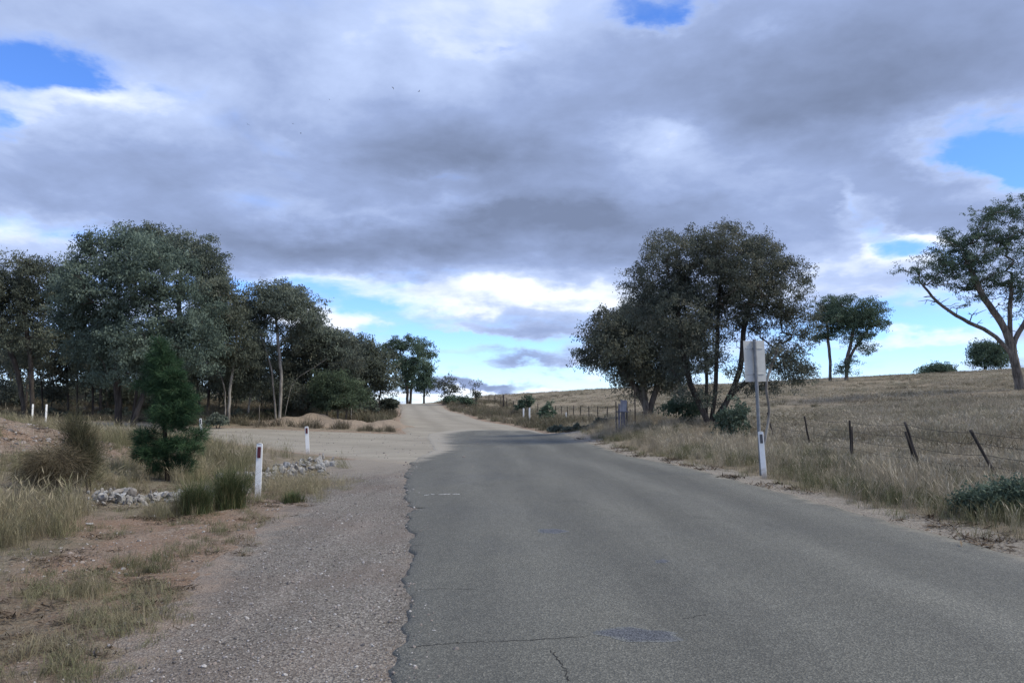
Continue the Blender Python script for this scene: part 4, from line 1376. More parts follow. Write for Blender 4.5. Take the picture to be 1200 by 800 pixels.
# --- woodland on the far side of the side road
make_tree('gum_tree', 'broad gum with rusty brown foliage behind the two thin white posts', 'tree', 50, [[(40, 474), (36, 420), (28, 370), (22, 330)], [(28, 474, 0.4), (20, 430), (-2, 380), (-10, 350)]],
          [(35, 325, 46, 26), (5, 345, 40, 38), (62, 352, 32, 38), (22, 392, 45, 34), (-40, 350, 45, 50), (58, 405, 28, 22, 0.6), (18, 315, 36, 18)], 120, 30000, (0.20, 0.075), 'leaf_brown', 'bark_dark', 0.20, WG, 11)
make_tree('gum_tree', 'tallest gum of the woodland, dense grey green crown behind the young pine', 'tree', 45, [[(140, 474), (138, 430), (136, 370), (140, 320)], [(152, 475, 0.3), (165, 425), (182, 375), (192, 330)], [(158, 475, -0.3), (176, 440), (205, 410), (222, 380)]],
          [(106, 302, 26, 26), (150, 295, 42, 30), (128, 345, 56, 42), (180, 320, 50, 46), (215, 365, 42, 48), (108, 395, 40, 38), (165, 405, 60, 40), (232, 405, 26, 38), (150, 440, 55, 14, 0.6), (90, 350, 28, 40)], 210, 52000, (0.19, 0.078), 'leaf_grey', 'bark_dark', 0.26, WG, 12)
make_tree('gum_tree', 'dark topped gum rising just behind the tallest grey green one', 'tree', 53, [[(206, 473), (208, 420), (210, 360), (212, 310)]],
          [(215, 296, 36, 24), (238, 315, 22, 36), (185, 287, 34, 18), (170, 278, 22, 12), (246, 350, 18, 30)], 85, 20000, (0.20, 0.08), 'leaf_mid', 'bark_dark', 0.2, WG, 13)
make_tree('gum_tree', 'slender brown gum with a forked pale trunk between the tallest crowns', 'tree', 49, [[(265, 474), (264, 452), (254, 430), (242, 412)], [(267, 474, 0.2), (270, 445), (278, 415), (276, 370)]],
          [(256, 362, 26, 34), (276, 392, 22, 34), (250, 400, 20, 22), (285, 425, 16, 22), (262, 340, 14, 12)], 75, 15000, (0.19, 0.07), 'leaf_brown', 'bark_pale', 0.11, WG, 14, crotch=0.55)
make_tree('gum_tree', 'open crowned gum with white forking limbs behind the dirt mound', 'tree', 51, [[(328, 476), (330, 440), (326, 400), (322, 360)], [(332, 476, 0.2), (342, 445), (362, 434), (384, 420)], [(322, 476, 0.4), (318, 430), (306, 395), (300, 372)]],
          [(308, 350, 40, 17), (338, 358, 38, 20), (292, 372, 24, 18), (362, 372, 20, 18), (324, 338, 26, 10), (345, 385, 24, 12, 0.5), (300, 395, 16, 10, 0.4)], 100, 19000, (0.19, 0.07), 'leaf_mid', 'bark_pale', 0.13, WG, 15, crotch=0.5, sig=(0.38, 0.38, 0.25))
make_tree('gum_tree', 'thin gum with a crooked white trunk beside the open crowned one', 'tree', 52, [[(290, 476), (296, 445), (290, 425), (298, 398)]],
          [(286, 425, 22, 22), (302, 438, 16, 22), (275, 440, 16, 20), (310, 415, 12, 14)], 50, 10000, (0.19, 0.07), 'leaf_brown', 'bark_pale', 0.075, WG, 16, crotch=0.5)
make_tree('gum_tree', 'dark rounded tree filling the gap behind the white limbs', 'tree', 56, [[(362, 474), (364, 440), (366, 410)], [(352, 474, 0.4), (346, 450), (342, 430)]],
          [(370, 402, 34, 26), (345, 425, 30, 30), (395, 410, 28, 26), (372, 440, 34, 26), (330, 440, 20, 24)], 110, 24000, (0.20, 0.085), 'leaf_olive', 'bark_dark', 0.15, WG, 17, crotch=0.3)
make_tree('gum_tree', 'low brown domed tree closing the woodland near the gravel crest', 'tree', 61, [[(428, 474), (428, 450), (430, 425)], [(442, 473, 0.5), (446, 452), (450, 435)]],
          [(418, 412, 26, 18), (436, 425, 26, 22), (452, 440, 14, 20), (405, 435, 26, 24), (430, 452, 30, 16), (395, 400, 14, 12)], 110, 22000, (0.21, 0.09), 'leaf_brown', 'bark_dark', 0.15, WG, 18, crotch=0.3)
make_tree('wattle_tree', 'bushy green wattle in front of the brown domed tree', 'tree', 53, [[(396, 478), (396, 464), (394, 448)], [(404, 478, 0.3), (410, 464), (414, 452)]],
          [(394, 452, 24, 18), (415, 460, 18, 14), (378, 464, 16, 12), (400, 470, 26, 8)], 70, 15000, (0.17, 0.06), 'leaf_green', 'bark_grey', 0.08, None, 19, crotch=0.15, sig=(0.32, 0.32, 0.22))
make_tree('gum_tree', 'pale stemmed small gum standing before the dark rounded tree', 'tree', 54, [[(412, 478), (410, 455), (408, 430)]],
          [(350, 462, 20, 12), (330, 460, 16, 12), (410, 425, 18, 14)], 34, 7000, (0.18, 0.07), 'leaf_olive', 'bark_pale', 0.06, WG, 20, crotch=0.2)

# --- slim stems seen under the crowns: all alike
SG = 'slim stems in the woodland shade'
rs = np.random.default_rng(77)


def near_gum(px):
    if px < 68: return 'rusty brown gum'
    if px < 205: return 'tallest grey green gum'
    if px < 290: return 'slender brown gum'
    return 'open crowned white limbed gum'



slim = []
for i, px in enumerate([6, 17, 52, 66, 80, 92, 100, 110, 118, 126, 171, 180, 190, 198, 222, 236, 244, 308, 350, 384, 30, 142, 160, 212, 270]):
    D = float(rs.uniform(54, 66))
    top = float(rs.uniform(395, 425))
    lean = float(rs.normal(0, 5))
    make_tree('slim_gum', 'slim dark stemmed young gum in the shade behind the ' + near_gum(px), 'tree', D, [[(px, 474), (px + lean * 0.4, 450), (px + lean, top)]],
              [(px + lean, top, 18, 14), (px + lean * 1.2 + rs.normal(0, 8), top + 14, 17, 14), (px + rs.normal(0, 10), top + 30, 15, 12, 0.9)], 30, 4200, (0.24, 0.10), 'leaf_mid' if i % 2 else 'leaf_olive', 'bark_dark' if i % 3 else 'bark_grey', float(rs.uniform(0.05, 0.10)), SG, 300 + i, crotch=0.5, seg=0.9)

# --- crest
make_tree('gum_tree', 'spreading dark gum on the skyline where the gravel road crests', 'tree', 108, [[(478, 470), (477, 448), (472, 425), (468, 408)], [(480, 470, 0.4), (484, 440), (492, 418)]],
          [(462, 403, 16, 8), (480, 402, 20, 8), (496, 411, 12, 9), (455, 415, 10, 8), (470, 428, 16, 14), (486, 428, 14, 12), (475, 447, 14, 12), (503, 417, 6, 6)], 150, 24000, (0.26, 0.11), 'leaf_dark', 'bark_dark', 0.19, None, 31, crotch=0.35, sub=6, sig=(0.55, 0.55, 0.32), seg=1.0, r_tip=0.025)
make_tree('gum_tree', 'narrow dark gum tucked against the spreading crest gum', 'tree', 105, [[(497, 470), (497, 455), (497, 435)]],
          [(496, 438, 9, 10), (501, 448, 8, 10), (493, 452, 9, 8), (499, 427, 6, 5)], 50, 7500, (0.26, 0.11), 'leaf_dark', 'bark_dark', 0.13, None, 32, crotch=0.3, sub=6, sig=(0.5, 0.5, 0.35), seg=0.9, r_tip=0.02)
make_tree('sapling', 'sparse see-through sapling beside the crest of the gravel road', 'tree', 96, [[(522, 470), (521, 458), (519, 446)], [(524, 470, 0.2), (528, 458), (533, 450)]],
          [(516, 450, 8, 8), (524, 445, 9, 7), (533, 452, 8, 7), (526, 458, 11, 6)], 40, 1900, (0.26, 0.11), 'leaf_olive', 'bark_dark', 0.06, None, 33, crotch=0.3, sig=(0.35, 0.35, 0.28), seg=0.7)
make_tree('sapling', 'tiny spindly sapling poking above the fence near the crest', 'tree', 90, [[(558, 472), (558, 460), (557, 450)]],
          [(558, 452, 4, 6), (555, 460, 4, 6), (561, 462, 4, 4)], 18, 700, (0.24, 0.10), 'leaf_brown', 'bark_dark', 0.045, None, 34, crotch=0.25, sig=(0.25, 0.25, 0.25), seg=0.6)

# --- right of the road
make_tree('gum_tree', 'huge many stemmed olive tree standing behind the bare backed road sign', 'tree', 34,
          [[(832, 498), (822, 478), (808, 450), (800, 410), (792, 350)], [(834, 498, 0.2), (838, 465), (840, 420), (842, 350), (848, 300)], [(837, 498, -0.2), (852, 470), (868, 435), (872, 380), (885, 330)], [(836, 497, 0.5), (858, 460), (890, 435), (915, 400)], [(830, 497, 0.4), (828, 465), (828, 420), (822, 360)]],
          [(798, 295, 54, 30), (850, 284, 48, 24), (775, 328, 46, 38), (892, 305, 38, 30), (918, 338, 28, 34), (842, 328, 62, 38), (934, 378, 22, 24), (790, 375, 44, 34), (900, 370, 38, 26, 0.8), (915, 418, 38, 20, 0.9), (936, 436, 18, 16, 0.8), (805, 422, 34, 28, 0.9), (862, 360, 42, 24, 0.6), (884, 445, 30, 18, 0.6), (765, 355, 28, 26), (852, 266, 10, 6), (830, 390, 32, 24, 0.6), (915, 452, 24, 8, 0.4), (845, 430, 22, 20, 0.25), (812, 462, 30, 12, 0.6), (858, 316, 36, 26, 0.8), (822, 352, 34, 26, 0.7), (880, 342, 30, 24, 0.7)],
          360, 84000, (0.115, 0.042), 'leaf_olive', 'bark_dark', 0.17, None, 41, crotch=0.42, bare=([(870, 400, 45, 40), (830, 420, 30, 30), (900, 420, 30, 20), (860, 340, 50, 40)], 110), sig=(0.28, 0.28, 0.21), seg=0.45, r_tip=0.009)
make_tree('gum_tree', 'lower dark spreading tree leaning over the grey tree guard', 'tree', 40,
          [[(759, 489), (756, 470), (745, 455), (725, 430), (712, 400)], [(760, 489, 0.2), (766, 465), (775, 435), (780, 405)], [(758, 489, -0.3), (755, 462), (752, 430), (750, 395)]],
          [(718, 385, 34, 24), (758, 375, 44, 26), (700, 408, 20, 18), (735, 415, 44, 30), (788, 405, 40, 34), (775, 440, 36, 16), (745, 445, 26, 12, 0.7), (722, 440, 18, 10, 0.5), (690, 420, 10, 10), (812, 385, 24, 20)],
          170, 40000, (0.16, 0.058), 'leaf_olive', 'bark_grey', 0.20, None, 42, crotch=0.35, sig=(0.38, 0.38, 0.28), seg=0.5, r_tip=0.01)
make_tree('shrub', 'leafy blue green bush at the foot of the huge olive tree', 'shrub', 30, [[(860, 512), (861, 498), (860, 485)], [(863, 512, 0.1), (868, 498), (874, 488)], [(857, 512, 0.1), (851, 500), (847, 492)]],
          [(860, 485, 17, 16), (850, 495, 13, 13), (872, 492, 13, 14), (866, 474, 10, 10)], 44, 2600, (0.13, 0.065), 'leaf_blue', 'bark_grey', 0.02, None, 43, crotch=0.2, sig=(0.16, 0.16, 0.14), seg=0.25, r_tip=0.005)
make_tree('shrub', 'low hanging leafy bush between the tree guard and huge tree', 'shrub', 36, [[(800, 500), (800, 485), (798, 472)], [(803, 500, 0.1), (812, 485), (818, 474)]],
          [(795, 470, 16, 8), (815, 472, 18, 9), (785, 480, 10, 6), (805, 482, 14, 7)], 40, 3400, (0.14, 0.065), 'leaf_dark', 'bark_dark', 0.03, None, 44, crotch=0.25, sig=(0.22, 0.22, 0.15), seg=0.3, r_tip=0.006)
# bent grey sapling trunk behind the sign
xs = [(893, 524), (897, 510), (902, 490), (902, 472), (896, 455), (899, 440), (906, 425), (910, 412)]
make_tree('bent_sapling', 'thin bent grey sapling curving up behind the sign pole', 'tree', 22, [xs], [(910, 408, 6, 8), (904, 420, 5, 6)], 8, 260, (0.11, 0.04), 'leaf_olive', 'bark_pale', 0.042, None, 45, crotch=0.75, sig=(0.12, 0.12, 0.1), seg=0.25, r_tip=0.012, wob=0.03)

make_tree('gum_tree', 'slender gum on the ridge with a high narrow crown', 'tree', 123, [[(973, 448), (973, 420), (970, 395), (968, 365)]],
          [(975, 356, 18, 10), (962, 375, 10, 12), (978, 366, 14, 12), (972, 388, 10, 8), (980, 372, 10, 9), (960, 395, 7, 8, 0.6)], 100, 15000, (0.30, 0.12), 'leaf_dark', 'bark_grey', 0.24, None, 51, crotch=0.45, sub=6, sig=(0.6, 0.6, 0.32), seg=1.1, r_tip=0.03)
make_tree('gum_tree', 'wider gum on the ridge with a layered flat topped crown', 'tree', 121, [[(992, 447), (991, 425), (998, 400), (1002, 370)], [(992, 446, 0.2), (996, 415), (1012, 395), (1022, 378)]],
          [(988, 372, 24, 14), (1014, 374, 22, 14), (1000, 394, 24, 10), (1000, 354, 26, 10), (1018, 362, 20, 11), (996, 378, 20, 12), (1012, 378, 18, 10), (1030, 378, 12, 6), (1004, 374, 18, 8), (990, 365, 12, 10), (1008, 392, 16, 6), (1012, 408, 12, 5), (1000, 420, 8, 4), (986, 430, 9, 6), (995, 435, 8, 4)], 190, 28000, (0.30, 0.12), 'leaf_dark', 'bark_grey', 0.28, None, 52, crotch=0.3, sub=6, sig=(0.7, 0.7, 0.40), seg=1.1, r_tip=0.03)
make_tree('gum_tree', 'big leaning paddock gum with bare lower limbs and open crown', 'tree', 70,
          [[(1198, 459), (1190, 425), (1184, 400), (1183, 370), (1186, 320)], [(1196, 458, 0.1), (1185, 412), (1162, 390), (1136, 378), (1114, 366), (1098, 354), (1086, 340), (1076, 328)], [(1198, 459, -0.2), (1186, 402), (1200, 380), (1216, 350), (1222, 310)], [(1197, 459, 0.3), (1184, 400), (1172, 375), (1150, 345), (1135, 310)]],
          [(1185, 243, 38, 13), (1150, 258, 30, 14), (1210, 252, 34, 16), (1118, 282, 26, 14), (1165, 285, 36, 20), (1092, 302, 20, 10), (1064, 318, 14, 7, 1.6), (1080, 310, 18, 8, 1.4), (1102, 292, 22, 8, 1.3), (1076, 328, 10, 6), (1205, 290, 36, 24), (1130, 312, 26, 12), (1170, 325, 34, 16), (1215, 335, 32, 22), (1105, 328, 18, 8), (1145, 345, 20, 8, 0.6), (1195, 360, 22, 10, 0.6), (1108, 345, 12, 5, 0.7), (1128, 352, 12, 5, 0.5), (1098, 316, 28, 13), (1122, 300, 30, 18), (1145, 326, 32, 16), (1078, 322, 18, 9), (1140, 290, 34, 26), (1180, 300, 44, 34), (1110, 315, 26, 14), (1160, 335, 34, 14), (1205, 350, 30, 18), (1172, 262, 40, 22), (1240, 300, 30, 40), (1150, 300, 14, 12)],
          430, 62000, (0.19, 0.07), 'leaf_dark', 'bark_grey', 0.30, None, 53, crotch=0.36, bare=([(1090, 352, 22, 12), (1120, 362, 22, 10), (1150, 372, 18, 12), (1100, 330, 20, 12), (1165, 350, 20, 20), (1190, 380, 18, 12)], 90), sub=6, sig=(0.40, 0.40, 0.22), seg=0.8, r_tip=0.016, rise=0.10)
make_tree('tree', 'solitary round dark tree just over the ridge behind the leaning gum', 'tree', 150, [[(1154, 440), (1154, 425), (1156, 412)]],
          [(1150, 408, 12, 9), (1166, 410, 14, 10), (1146, 420, 10, 8), (1160, 423, 16, 8), (1172, 420, 8, 6)], 80, 7600, (0.42, 0.18), 'leaf_dark', 'bark_dark', 0.25, None, 54, crotch=0.2, sig=(0.8, 0.8, 0.5), seg=1.2, r_tip=0.03)
make_tree('shrub', 'low domed dark bush lying along the ridge skyline', 'shrub', 140, [[(1097, 442), (1096, 436), (1094, 431)], [(1101, 442, 0.3), (1104, 435), (1108, 431)]],
          [(1092, 434, 10, 5), (1102, 432, 11, 6), (1110, 435, 8, 4), (1085, 437, 7, 3)], 55, 5200, (0.36, 0.16), 'leaf_dark', 'bark_dark', 0.12, None, 55, crotch=0.1, sig=(0.6, 0.6, 0.35), seg=0.8, r_tip=0.02)

# --- roadside shrubs
shr = [
    ('dark shrub on a short stem behind the paired white posts', 72, (617, 485), [(613, 471, 6, 4), (621, 467, 6, 4), (609, 475, 4, 3), (622, 473, 5, 3)], 1600, 'leaf_dark'),
    ('round dark shrub between the paired white posts and the lone one', 60, (642, 494), [(641, 478, 8, 7), (646, 485, 8, 6), (636, 484, 6, 6), (643, 490, 9, 4)], 3200, 'leaf_dark'),
    ('sprawling dark bush at the road edge before the long wire fence', 43, (668, 508), [(660, 502, 14, 5), (680, 500, 14, 5), (648, 505, 8, 4), (695, 500, 9, 4)], 3000, 'leaf_mid'),
    ('low dark bush in the verge beside the grey tree guard', 41, (712, 506), [(712, 499, 10, 4), (722, 501, 8, 4), (702, 501, 7, 4)], 2600, 'leaf_olive'),
    ('low dark shrub at the top of the verge by the sparse sapling', 95, (530, 471), [(527, 467, 7, 3), (536, 468, 6, 3)], 1500, 'leaf_dark'),
    ('small dark shrub between the sparse and the spindly saplings', 93, (546, 471), [(546, 468, 6, 3), (552, 470, 4, 2)], 1100, 'leaf_dark'),
    ('rusty brown shrub at the corner where woodland meets gravel crest', 66, (458, 481), [(456, 470, 7, 6), (462, 473, 5, 5), (450, 474, 7, 5)], 3000, 'leaf_brown'),
    ('grey green shrub below the brown domed tree', 60, (436, 482), [(432, 473, 9, 6), (442, 476, 7, 5), (425, 477, 7, 4)], 3400, 'leaf_mid'),
    ('dense green shrub beside the dirt mound', 54, (328, 491), [(322, 482, 9, 5), (333, 480, 9, 6), (328, 486, 13, 5)], 4200, 'leaf_green'),
    ('pale grey green shrub behind the white post with a slotted top', 46, (254, 497), [(250, 490, 8, 6), (260, 492, 8, 5), (246, 494, 6, 4)], 2800, 'leaf_mid'),
    ('small dark shrub along the brow of the dirt mound', 57, (405, 491), [(400, 486, 8, 4), (412, 486, 7, 4)], 2200, 'leaf_olive'),
    ('brown scrubby bush between slotted post and the dense green shrub', 52, (283, 492), [(280, 485, 9, 6), (290, 487, 7, 5)], 2600, 'leaf_brown'),
    ('dark scrubby bush at the edge of the side road near brown gum', 55, (68, 492), [(62, 484, 9, 6), (75, 485, 9, 5)], 2600, 'leaf_olive'),
    ('low tangled brown bush under the tallest woodland gum', 54, (130, 492), [(122, 484, 10, 5), (138, 484, 10, 6), (150, 486, 8, 4)], 3000, 'leaf_brown'),
]
US = 'understorey bushes in the woodland shade'
ur = np.random.default_rng(55)
for i, px in enumerate([-12, 4, 22, 42, 60, 76, 92, 108, 124, 138, 152, 170, 186, 202, 220, 238, 256, 276, 300, 320, 344, 366, 384]):
    D = float(ur.uniform(56, 70)); c = float(ur.uniform(446, 466)); w2 = float(ur.uniform(12, 18))
    make_tree('understorey_bush', 'dull bush filling the shade behind the ' + near_gum(px), 'shrub', D, [[(px, 478), (px + 2, c + 6), (px + 1, c)]], [(px - 4, c, w2, 9), (px + 6, c + 8, w2, 8)], 26, 2200, (0.24, 0.10), ['leaf_brown', 'leaf_olive', 'leaf_mid'][i % 3], 'bark_dark', 0.04, US, 600 + i, crotch=0.1, sub=4, sig=(0.4, 0.4, 0.3), seg=0.6)
for i, (lb, D, b, lobes, nl, lm) in enumerate(shr):
    px, py = b
    L = max(0.10, 0.0029 * D)
    k = D / F
    make_tree('shrub', lb, 'shrub', D, [[(px, py), (px - 1, (py + lobes[0][1]) / 2), (lobes[0][0], lobes[0][1])], [(px + 1, py, 0.1), (lobes[1][0], lobes[1][1])]], lobes, 30, nl, (L, L * 0.45), lm, 'bark_dark', 0.03, None, 400 + i,
              crotch=0.15, sig=(2.0 * k, 2.0 * k, 1.5 * k), seg=0.4, r_tip=0.008)

# blue-green weed clump at the right edge
make_tree('weed_clump', 'sprawling blue green leafy clump below the most tilted fence post', 'shrub', 10.6, [[(1165, 615), (1160, 600), (1150, 588)], [(1172, 615, 0.1), (1190, 596), (1200, 590)], [(1160, 615, 0.2), (1140, 604), (1132, 600)]],
          [(1150, 588, 22, 15), (1182, 580, 24, 16), (1208, 588, 26, 18), (1136, 600, 14, 9), (1165, 600, 34, 12), (1225, 594, 20, 18), (1160, 574, 10, 8, 0.5), (1195, 570, 8, 8, 0.5)], 170, 6600, (0.055, 0.026), 'leaf_blue', 'bark_grey', 0.012, None, 61, crotch=0.1, sig=(0.085, 0.085, 0.06), seg=0.12, r_tip=0.003, mode='none')

# --- young pine by the drain
make_tree('young_pine', 'young dark green pine with a gap of bare trunk by the drain', 'tree', 16.5, [[(197, 566), (195, 545), (193, 500), (191, 450), (189, 398)]],
          [(189, 404, 6, 8), (188, 418, 13, 7), (196, 424, 12, 6), (178, 436, 15, 6), (200, 440, 16, 6), (176, 452, 20, 6), (206, 455, 18, 6), (190, 460, 14, 5), (218, 468, 14, 6), (196, 470, 20, 6), (192, 494, 10, 4, 0.6), (206, 500, 14, 5, 0.8), (180, 508, 14, 5), (224, 480, 10, 5), (200, 484, 24, 6), (214, 490, 14, 4), (162, 512, 9, 4), (172, 520, 13, 5), (165, 532, 6, 6), (184, 532, 16, 6), (218, 520, 15, 6), (230, 508, 6, 10), (228, 528, 11, 6), (208, 540, 20, 6), (182, 546, 14, 5), (222, 548, 10, 4), (200, 522, 18, 6)],
          330, 44000, (0.15, 0.0085), 'needle', 'bark_pine', 0.055, None, 71, crotch=0.06, sig=(0.060, 0.060, 0.040), seg=0.16, r_tip=0.004, mode='spray', sub=6, crown_name='needles', rise=-0.08, inner=0.2, wob=0.05)

# --- drooping she-oaks on the bank
make_tree('drooping_shrub', 'windswept brown drooping shrub bent over beside the dirt bank', 'shrub', 13.0, [[(92, 600), (86, 580), (76, 562), (60, 548)], [(93, 600, 0.1), (88, 575), (86, 555), (88, 545)]],
          [(50, 548, 18, 10), (70, 543, 20, 12), (85, 552, 12, 10), (60, 560, 18, 8), (42, 558, 10, 7), (65, 535, 16, 8)], 90, 7000, (0.26, 0.0060), 'casu', 'bark_dark', 0.020, None, 81, crotch=0.35, sig=(0.10, 0.10, 0.07), seg=0.12, r_tip=0.003, mode='droop', sub=3, crown_name='foliage')
make_tree('drooping_shrub', 'upright brown tipped drooping shrub beside the bent over one', 'shrub', 13.6, [[(102, 600), (102, 570), (98, 535), (92, 500)], [(103, 600, 0.1), (104, 560), (102, 530)]],
          [(88, 500, 6, 9), (94, 515, 9, 12), (98, 530, 9, 14), (92, 545, 11, 10), (104, 540, 7, 14), (84, 512, 7, 9), (103, 560, 6, 8, 0.6)], 100, 8000, (0.22, 0.0058), 'casu_green', 'bark_dark', 0.016, None, 82, crotch=0.3, sig=(0.085, 0.085, 0.10), seg=0.12, r_tip=0.003, mode='up', sub=3, crown_name='foliage')


# --- broom bushes near the post
def broom(label, px, py, D, hgt, rad, n, seed, name='broom_shrub', m_='broom', lean=0.5):
    rng = np.random.default_rng(seed)
    c0 = at(px, py, D)
    z0 = float(H(np.array([c0[0]]), np.array([c0[1]]))[0])
    root = thing(name, label, 'shrub', (c0[0], c0[1], z0))
    V, T, ti = blades(n, hgt, 0.0, 0.0028, lean, rng, 0, rad * 0.22)
    V2, T2, ti2 = blades(n // 2, hgt * 0.75, 0.0, 0.0028, lean * 1.35, rng, 0, rad * 0.30)
    d = V + np.array([c0[0], c0[1], z0]); d2 = V2 + np.array([c0[0], c0[1], z0])
    link('stems', npmesh('stems', np.concatenate([d, d2]), [np.concatenate([T, T2 + len(V)])], {'tint': np.concatenate([ti, ti2])}), M[m_], root)


broom('spiky green broom shrub in front of the pale rocks', 228, 622, 11.2, 0.58, 0.34, 1200, 91, lean=0.85)
broom('taller bristly olive broom shrub beside the near white post', 268, 606, 11.9, 0.74, 0.38, 1500, 92, lean=0.75)
broom('low grey green bush at the foot of the near white post', 344, 590, 12.6, 0.24, 0.30, 500, 93, lean=1.1)
broom('grey dry stalk heap at the foot of the drooping shrubs', 82, 612, 11.6, 0.34, 0.42, 520, 94, 'dry_stalk_heap', 'dry_stem', 1.5)
broom('small olive broom tuft below the young pine', 292, 560, 15.0, 0.4, 0.22, 320, 95)


# ---------------------------------------------------------------- rocks lining the drain
ROCKS = []
for i in range(9):
    rng = np.random.default_rng(1200 + i)
    bm = bmesh.new()
    bmesh.ops.create_icosphere(bm, subdivisions=2, radius=0.5)
    for q in range(16):     # chop facets off to make it angular
        nrm = Vector(rng.normal(0, 1, 3)).normalized()
        dd = rng.uniform(0.22, 0.40)
        for v in bm.verts:
            h_ = v.co.dot(nrm) - dd
            if h_ > 0: v.co -= nrm * h_
    for v in bm.verts:
        v.co = Vector((v.co.x * (1 + 0.25 * (i % 3)), v.co.y, v.co.z * 0.62)) + Vector(rng.normal(0, 0.022, 3))
    me = bm_mesh('rock', bm)
    me.materials.append(M['rock'])
    ROCKS.append(me)


def rock_bank(label, spots, loc_px, D, n, size, seed):
    rng = np.random.default_rng(seed)
    c0 = at(loc_px[0], loc_px[1], D)
    root = thing('rock_bank', label, 'rocks', (c0[0], c0[1], float(H(np.array([c0[0]]), np.array([c0[1]]))[0])))
    for i in range(n):
        a = spots[rng.integers(0, len(spots))]
        x = a[0] + rng.normal(0, a[2]); y = a[1] + rng.normal(0, a[3])
        s = size * min(1.7, math.exp(rng.normal(-0.06, 0.5)))
        z = float(H(np.array([x]), np.array([y]))[0]) + s * rng.uniform(0.0, 0.25) + min(0.11, max(0, rng.normal(0, a[4])))
        o = bpy.data.objects.new('rock', ROCKS[int(rng.integers(0, len(ROCKS)))])
        C.objects.link(o)
        o.parent = root
        o.location = Vector((x, y, z)) - root.location
        o.rotation_euler = tuple(rng.uniform(0, 6.28, 3))
        o.scale = (s, s * rng.uniform(0.7, 1.1), s * rng.uniform(0.7, 1.0))


def spot(px, D, sx_, sy_, h):
    return ((px - 600) / F * D, D, sx_, sy_, h)


rock_bank('bank of pale broken rocks under the young pine', [spot(128, 13.0, 0.13, 0.22, .12), spot(150, 13.1, 0.16, 0.22, .10), spot(172, 13.3, 0.16, 0.22, .10), spot(196, 13.6, 0.17, 0.24, .08), spot(218, 14.0, 0.16, 0.25, .06), spot(240, 14.4, 0.17, 0.25, .04), spot(262, 14.8, 0.17, 0.25, .04)], (170, 590), 13.2, 300, 0.12, 1)
rock_bank('spread of pale rocks between the two reflector posts', [spot(300, 15.5, 0.22, 0.5, .05), spot(318, 17.5, 0.3, 0.9, .05), spot(345, 20, 0.5, 1.2, .05), spot(365, 21.0, 0.4, 1.0, .05), spot(330, 19, 0.5, 1.0, .05), spot(288, 14.6, .15, .3, .05), spot(380, 22.5, .4, .8, .03)], (335, 552), 18, 290, 0.15, 2)
# a few loose stones lying on the dirt: each its own thing
for i, (px, D, s, lb) in enumerate([(186, 11.0, 0.13, 'pale flat stone alone on the dirt below the rock bank'), (114, 9.9, 0.10, 'small pale stone on the dirt left of the bare red patch'), (143, 5.05, 0.07, 'white chip of stone lying at the bottom of the grassy dirt')]):
    x = (px - 600) / F * D
    o = bpy.data.objects.new('stone', ROCKS[i]); C.objects.link(o)
    o.location = (x, D, float(H(np.array([x]), np.array([D]))[0]) + s * 0.15)
    o.scale = (s, s * .8, s * .5); o.rotation_euler = (0.2, 0.1, i)
    tag(o, lb, 'stone')


# ---------------------------------------------------------------- guide posts
def post_mesh(hh, wd=0.10, th=0.028):
    """a shallow channel-backed plastic post with a rounded top"""
    bm = bmesh.new()
    prof = []
    for k in range(9):       # arched top, seen from the front
        a = math.pi - math.pi * k / 8
        prof.append((math.cos(a) * wd / 2, hh - wd * 0.22 + math.sin(a) * wd * 0.22))
    outl = [(-wd / 2 * 1.04, -0.2), *prof, (wd / 2 * 1.04, -0.2)]
    xs_ = [-1, -0.7, 0, 0.7, 1]
    fr = [bm.verts.new((x, -th * (1 - 0.55 * (abs(x) / (wd / 2)) ** 2), z)) for x, z in outl]
    bk = [bm.verts.new((x, th * 0.55, z)) for x, z in outl]
    bm.faces.new(fr)
    bm.faces.new(bk[::-1])
    n = len(outl)
    for i in range(n):
        j = (i + 1) % n
        bm.faces.new((fr[j], fr[i], bk[i], bk[j]))
    bmesh.ops.triangulate(bm, faces=[f for f in bm.faces if len(f.verts) > 4])
    bmesh.ops.recalc_face_normals(bm, faces=bm.faces[:])
    bmesh.ops.bevel(bm, geom=[e for e in bm.edges if e.is_manifold and e.calc_face_angle(0) > 0.9], offset=0.004, segments=1, affect='EDGES')
    return bm_mesh('body', bm)


def slab(name, w_, d_, h_, bev=0.003):
    bm = bmesh.new()
    bmesh.ops.create_cube(bm, size=1.0, matrix=Matrix.Diagonal((w_, d_, h_, 1)))
    bmesh.ops.bevel(bm, geom=bm.edges[:], offset=bev, segments=1, affect='EDGES')
    return bm_mesh(name, bm)


def guide_post(label, px, D, hh, refl, lean=(0, 0), turn=0.0, wd=0.10, group=None):
    x = (px - 600) / F * D
    root = thing('guide_post', label, 'guide post', (x, D, float(H(np.array([x]), np.array([D]))[0])), group)
    root.rotation_euler = (lean[0], lean[1], turn)
    link('body', post_mesh(hh, wd), M['post'], root, False)
    if refl:
        r_ = link('reflector', slab('reflector', wd * 0.56, 0.012, 0.19), M[refl], root, False)
        r_.location = (0.0, -0.0295, hh - 0.155)
    return root


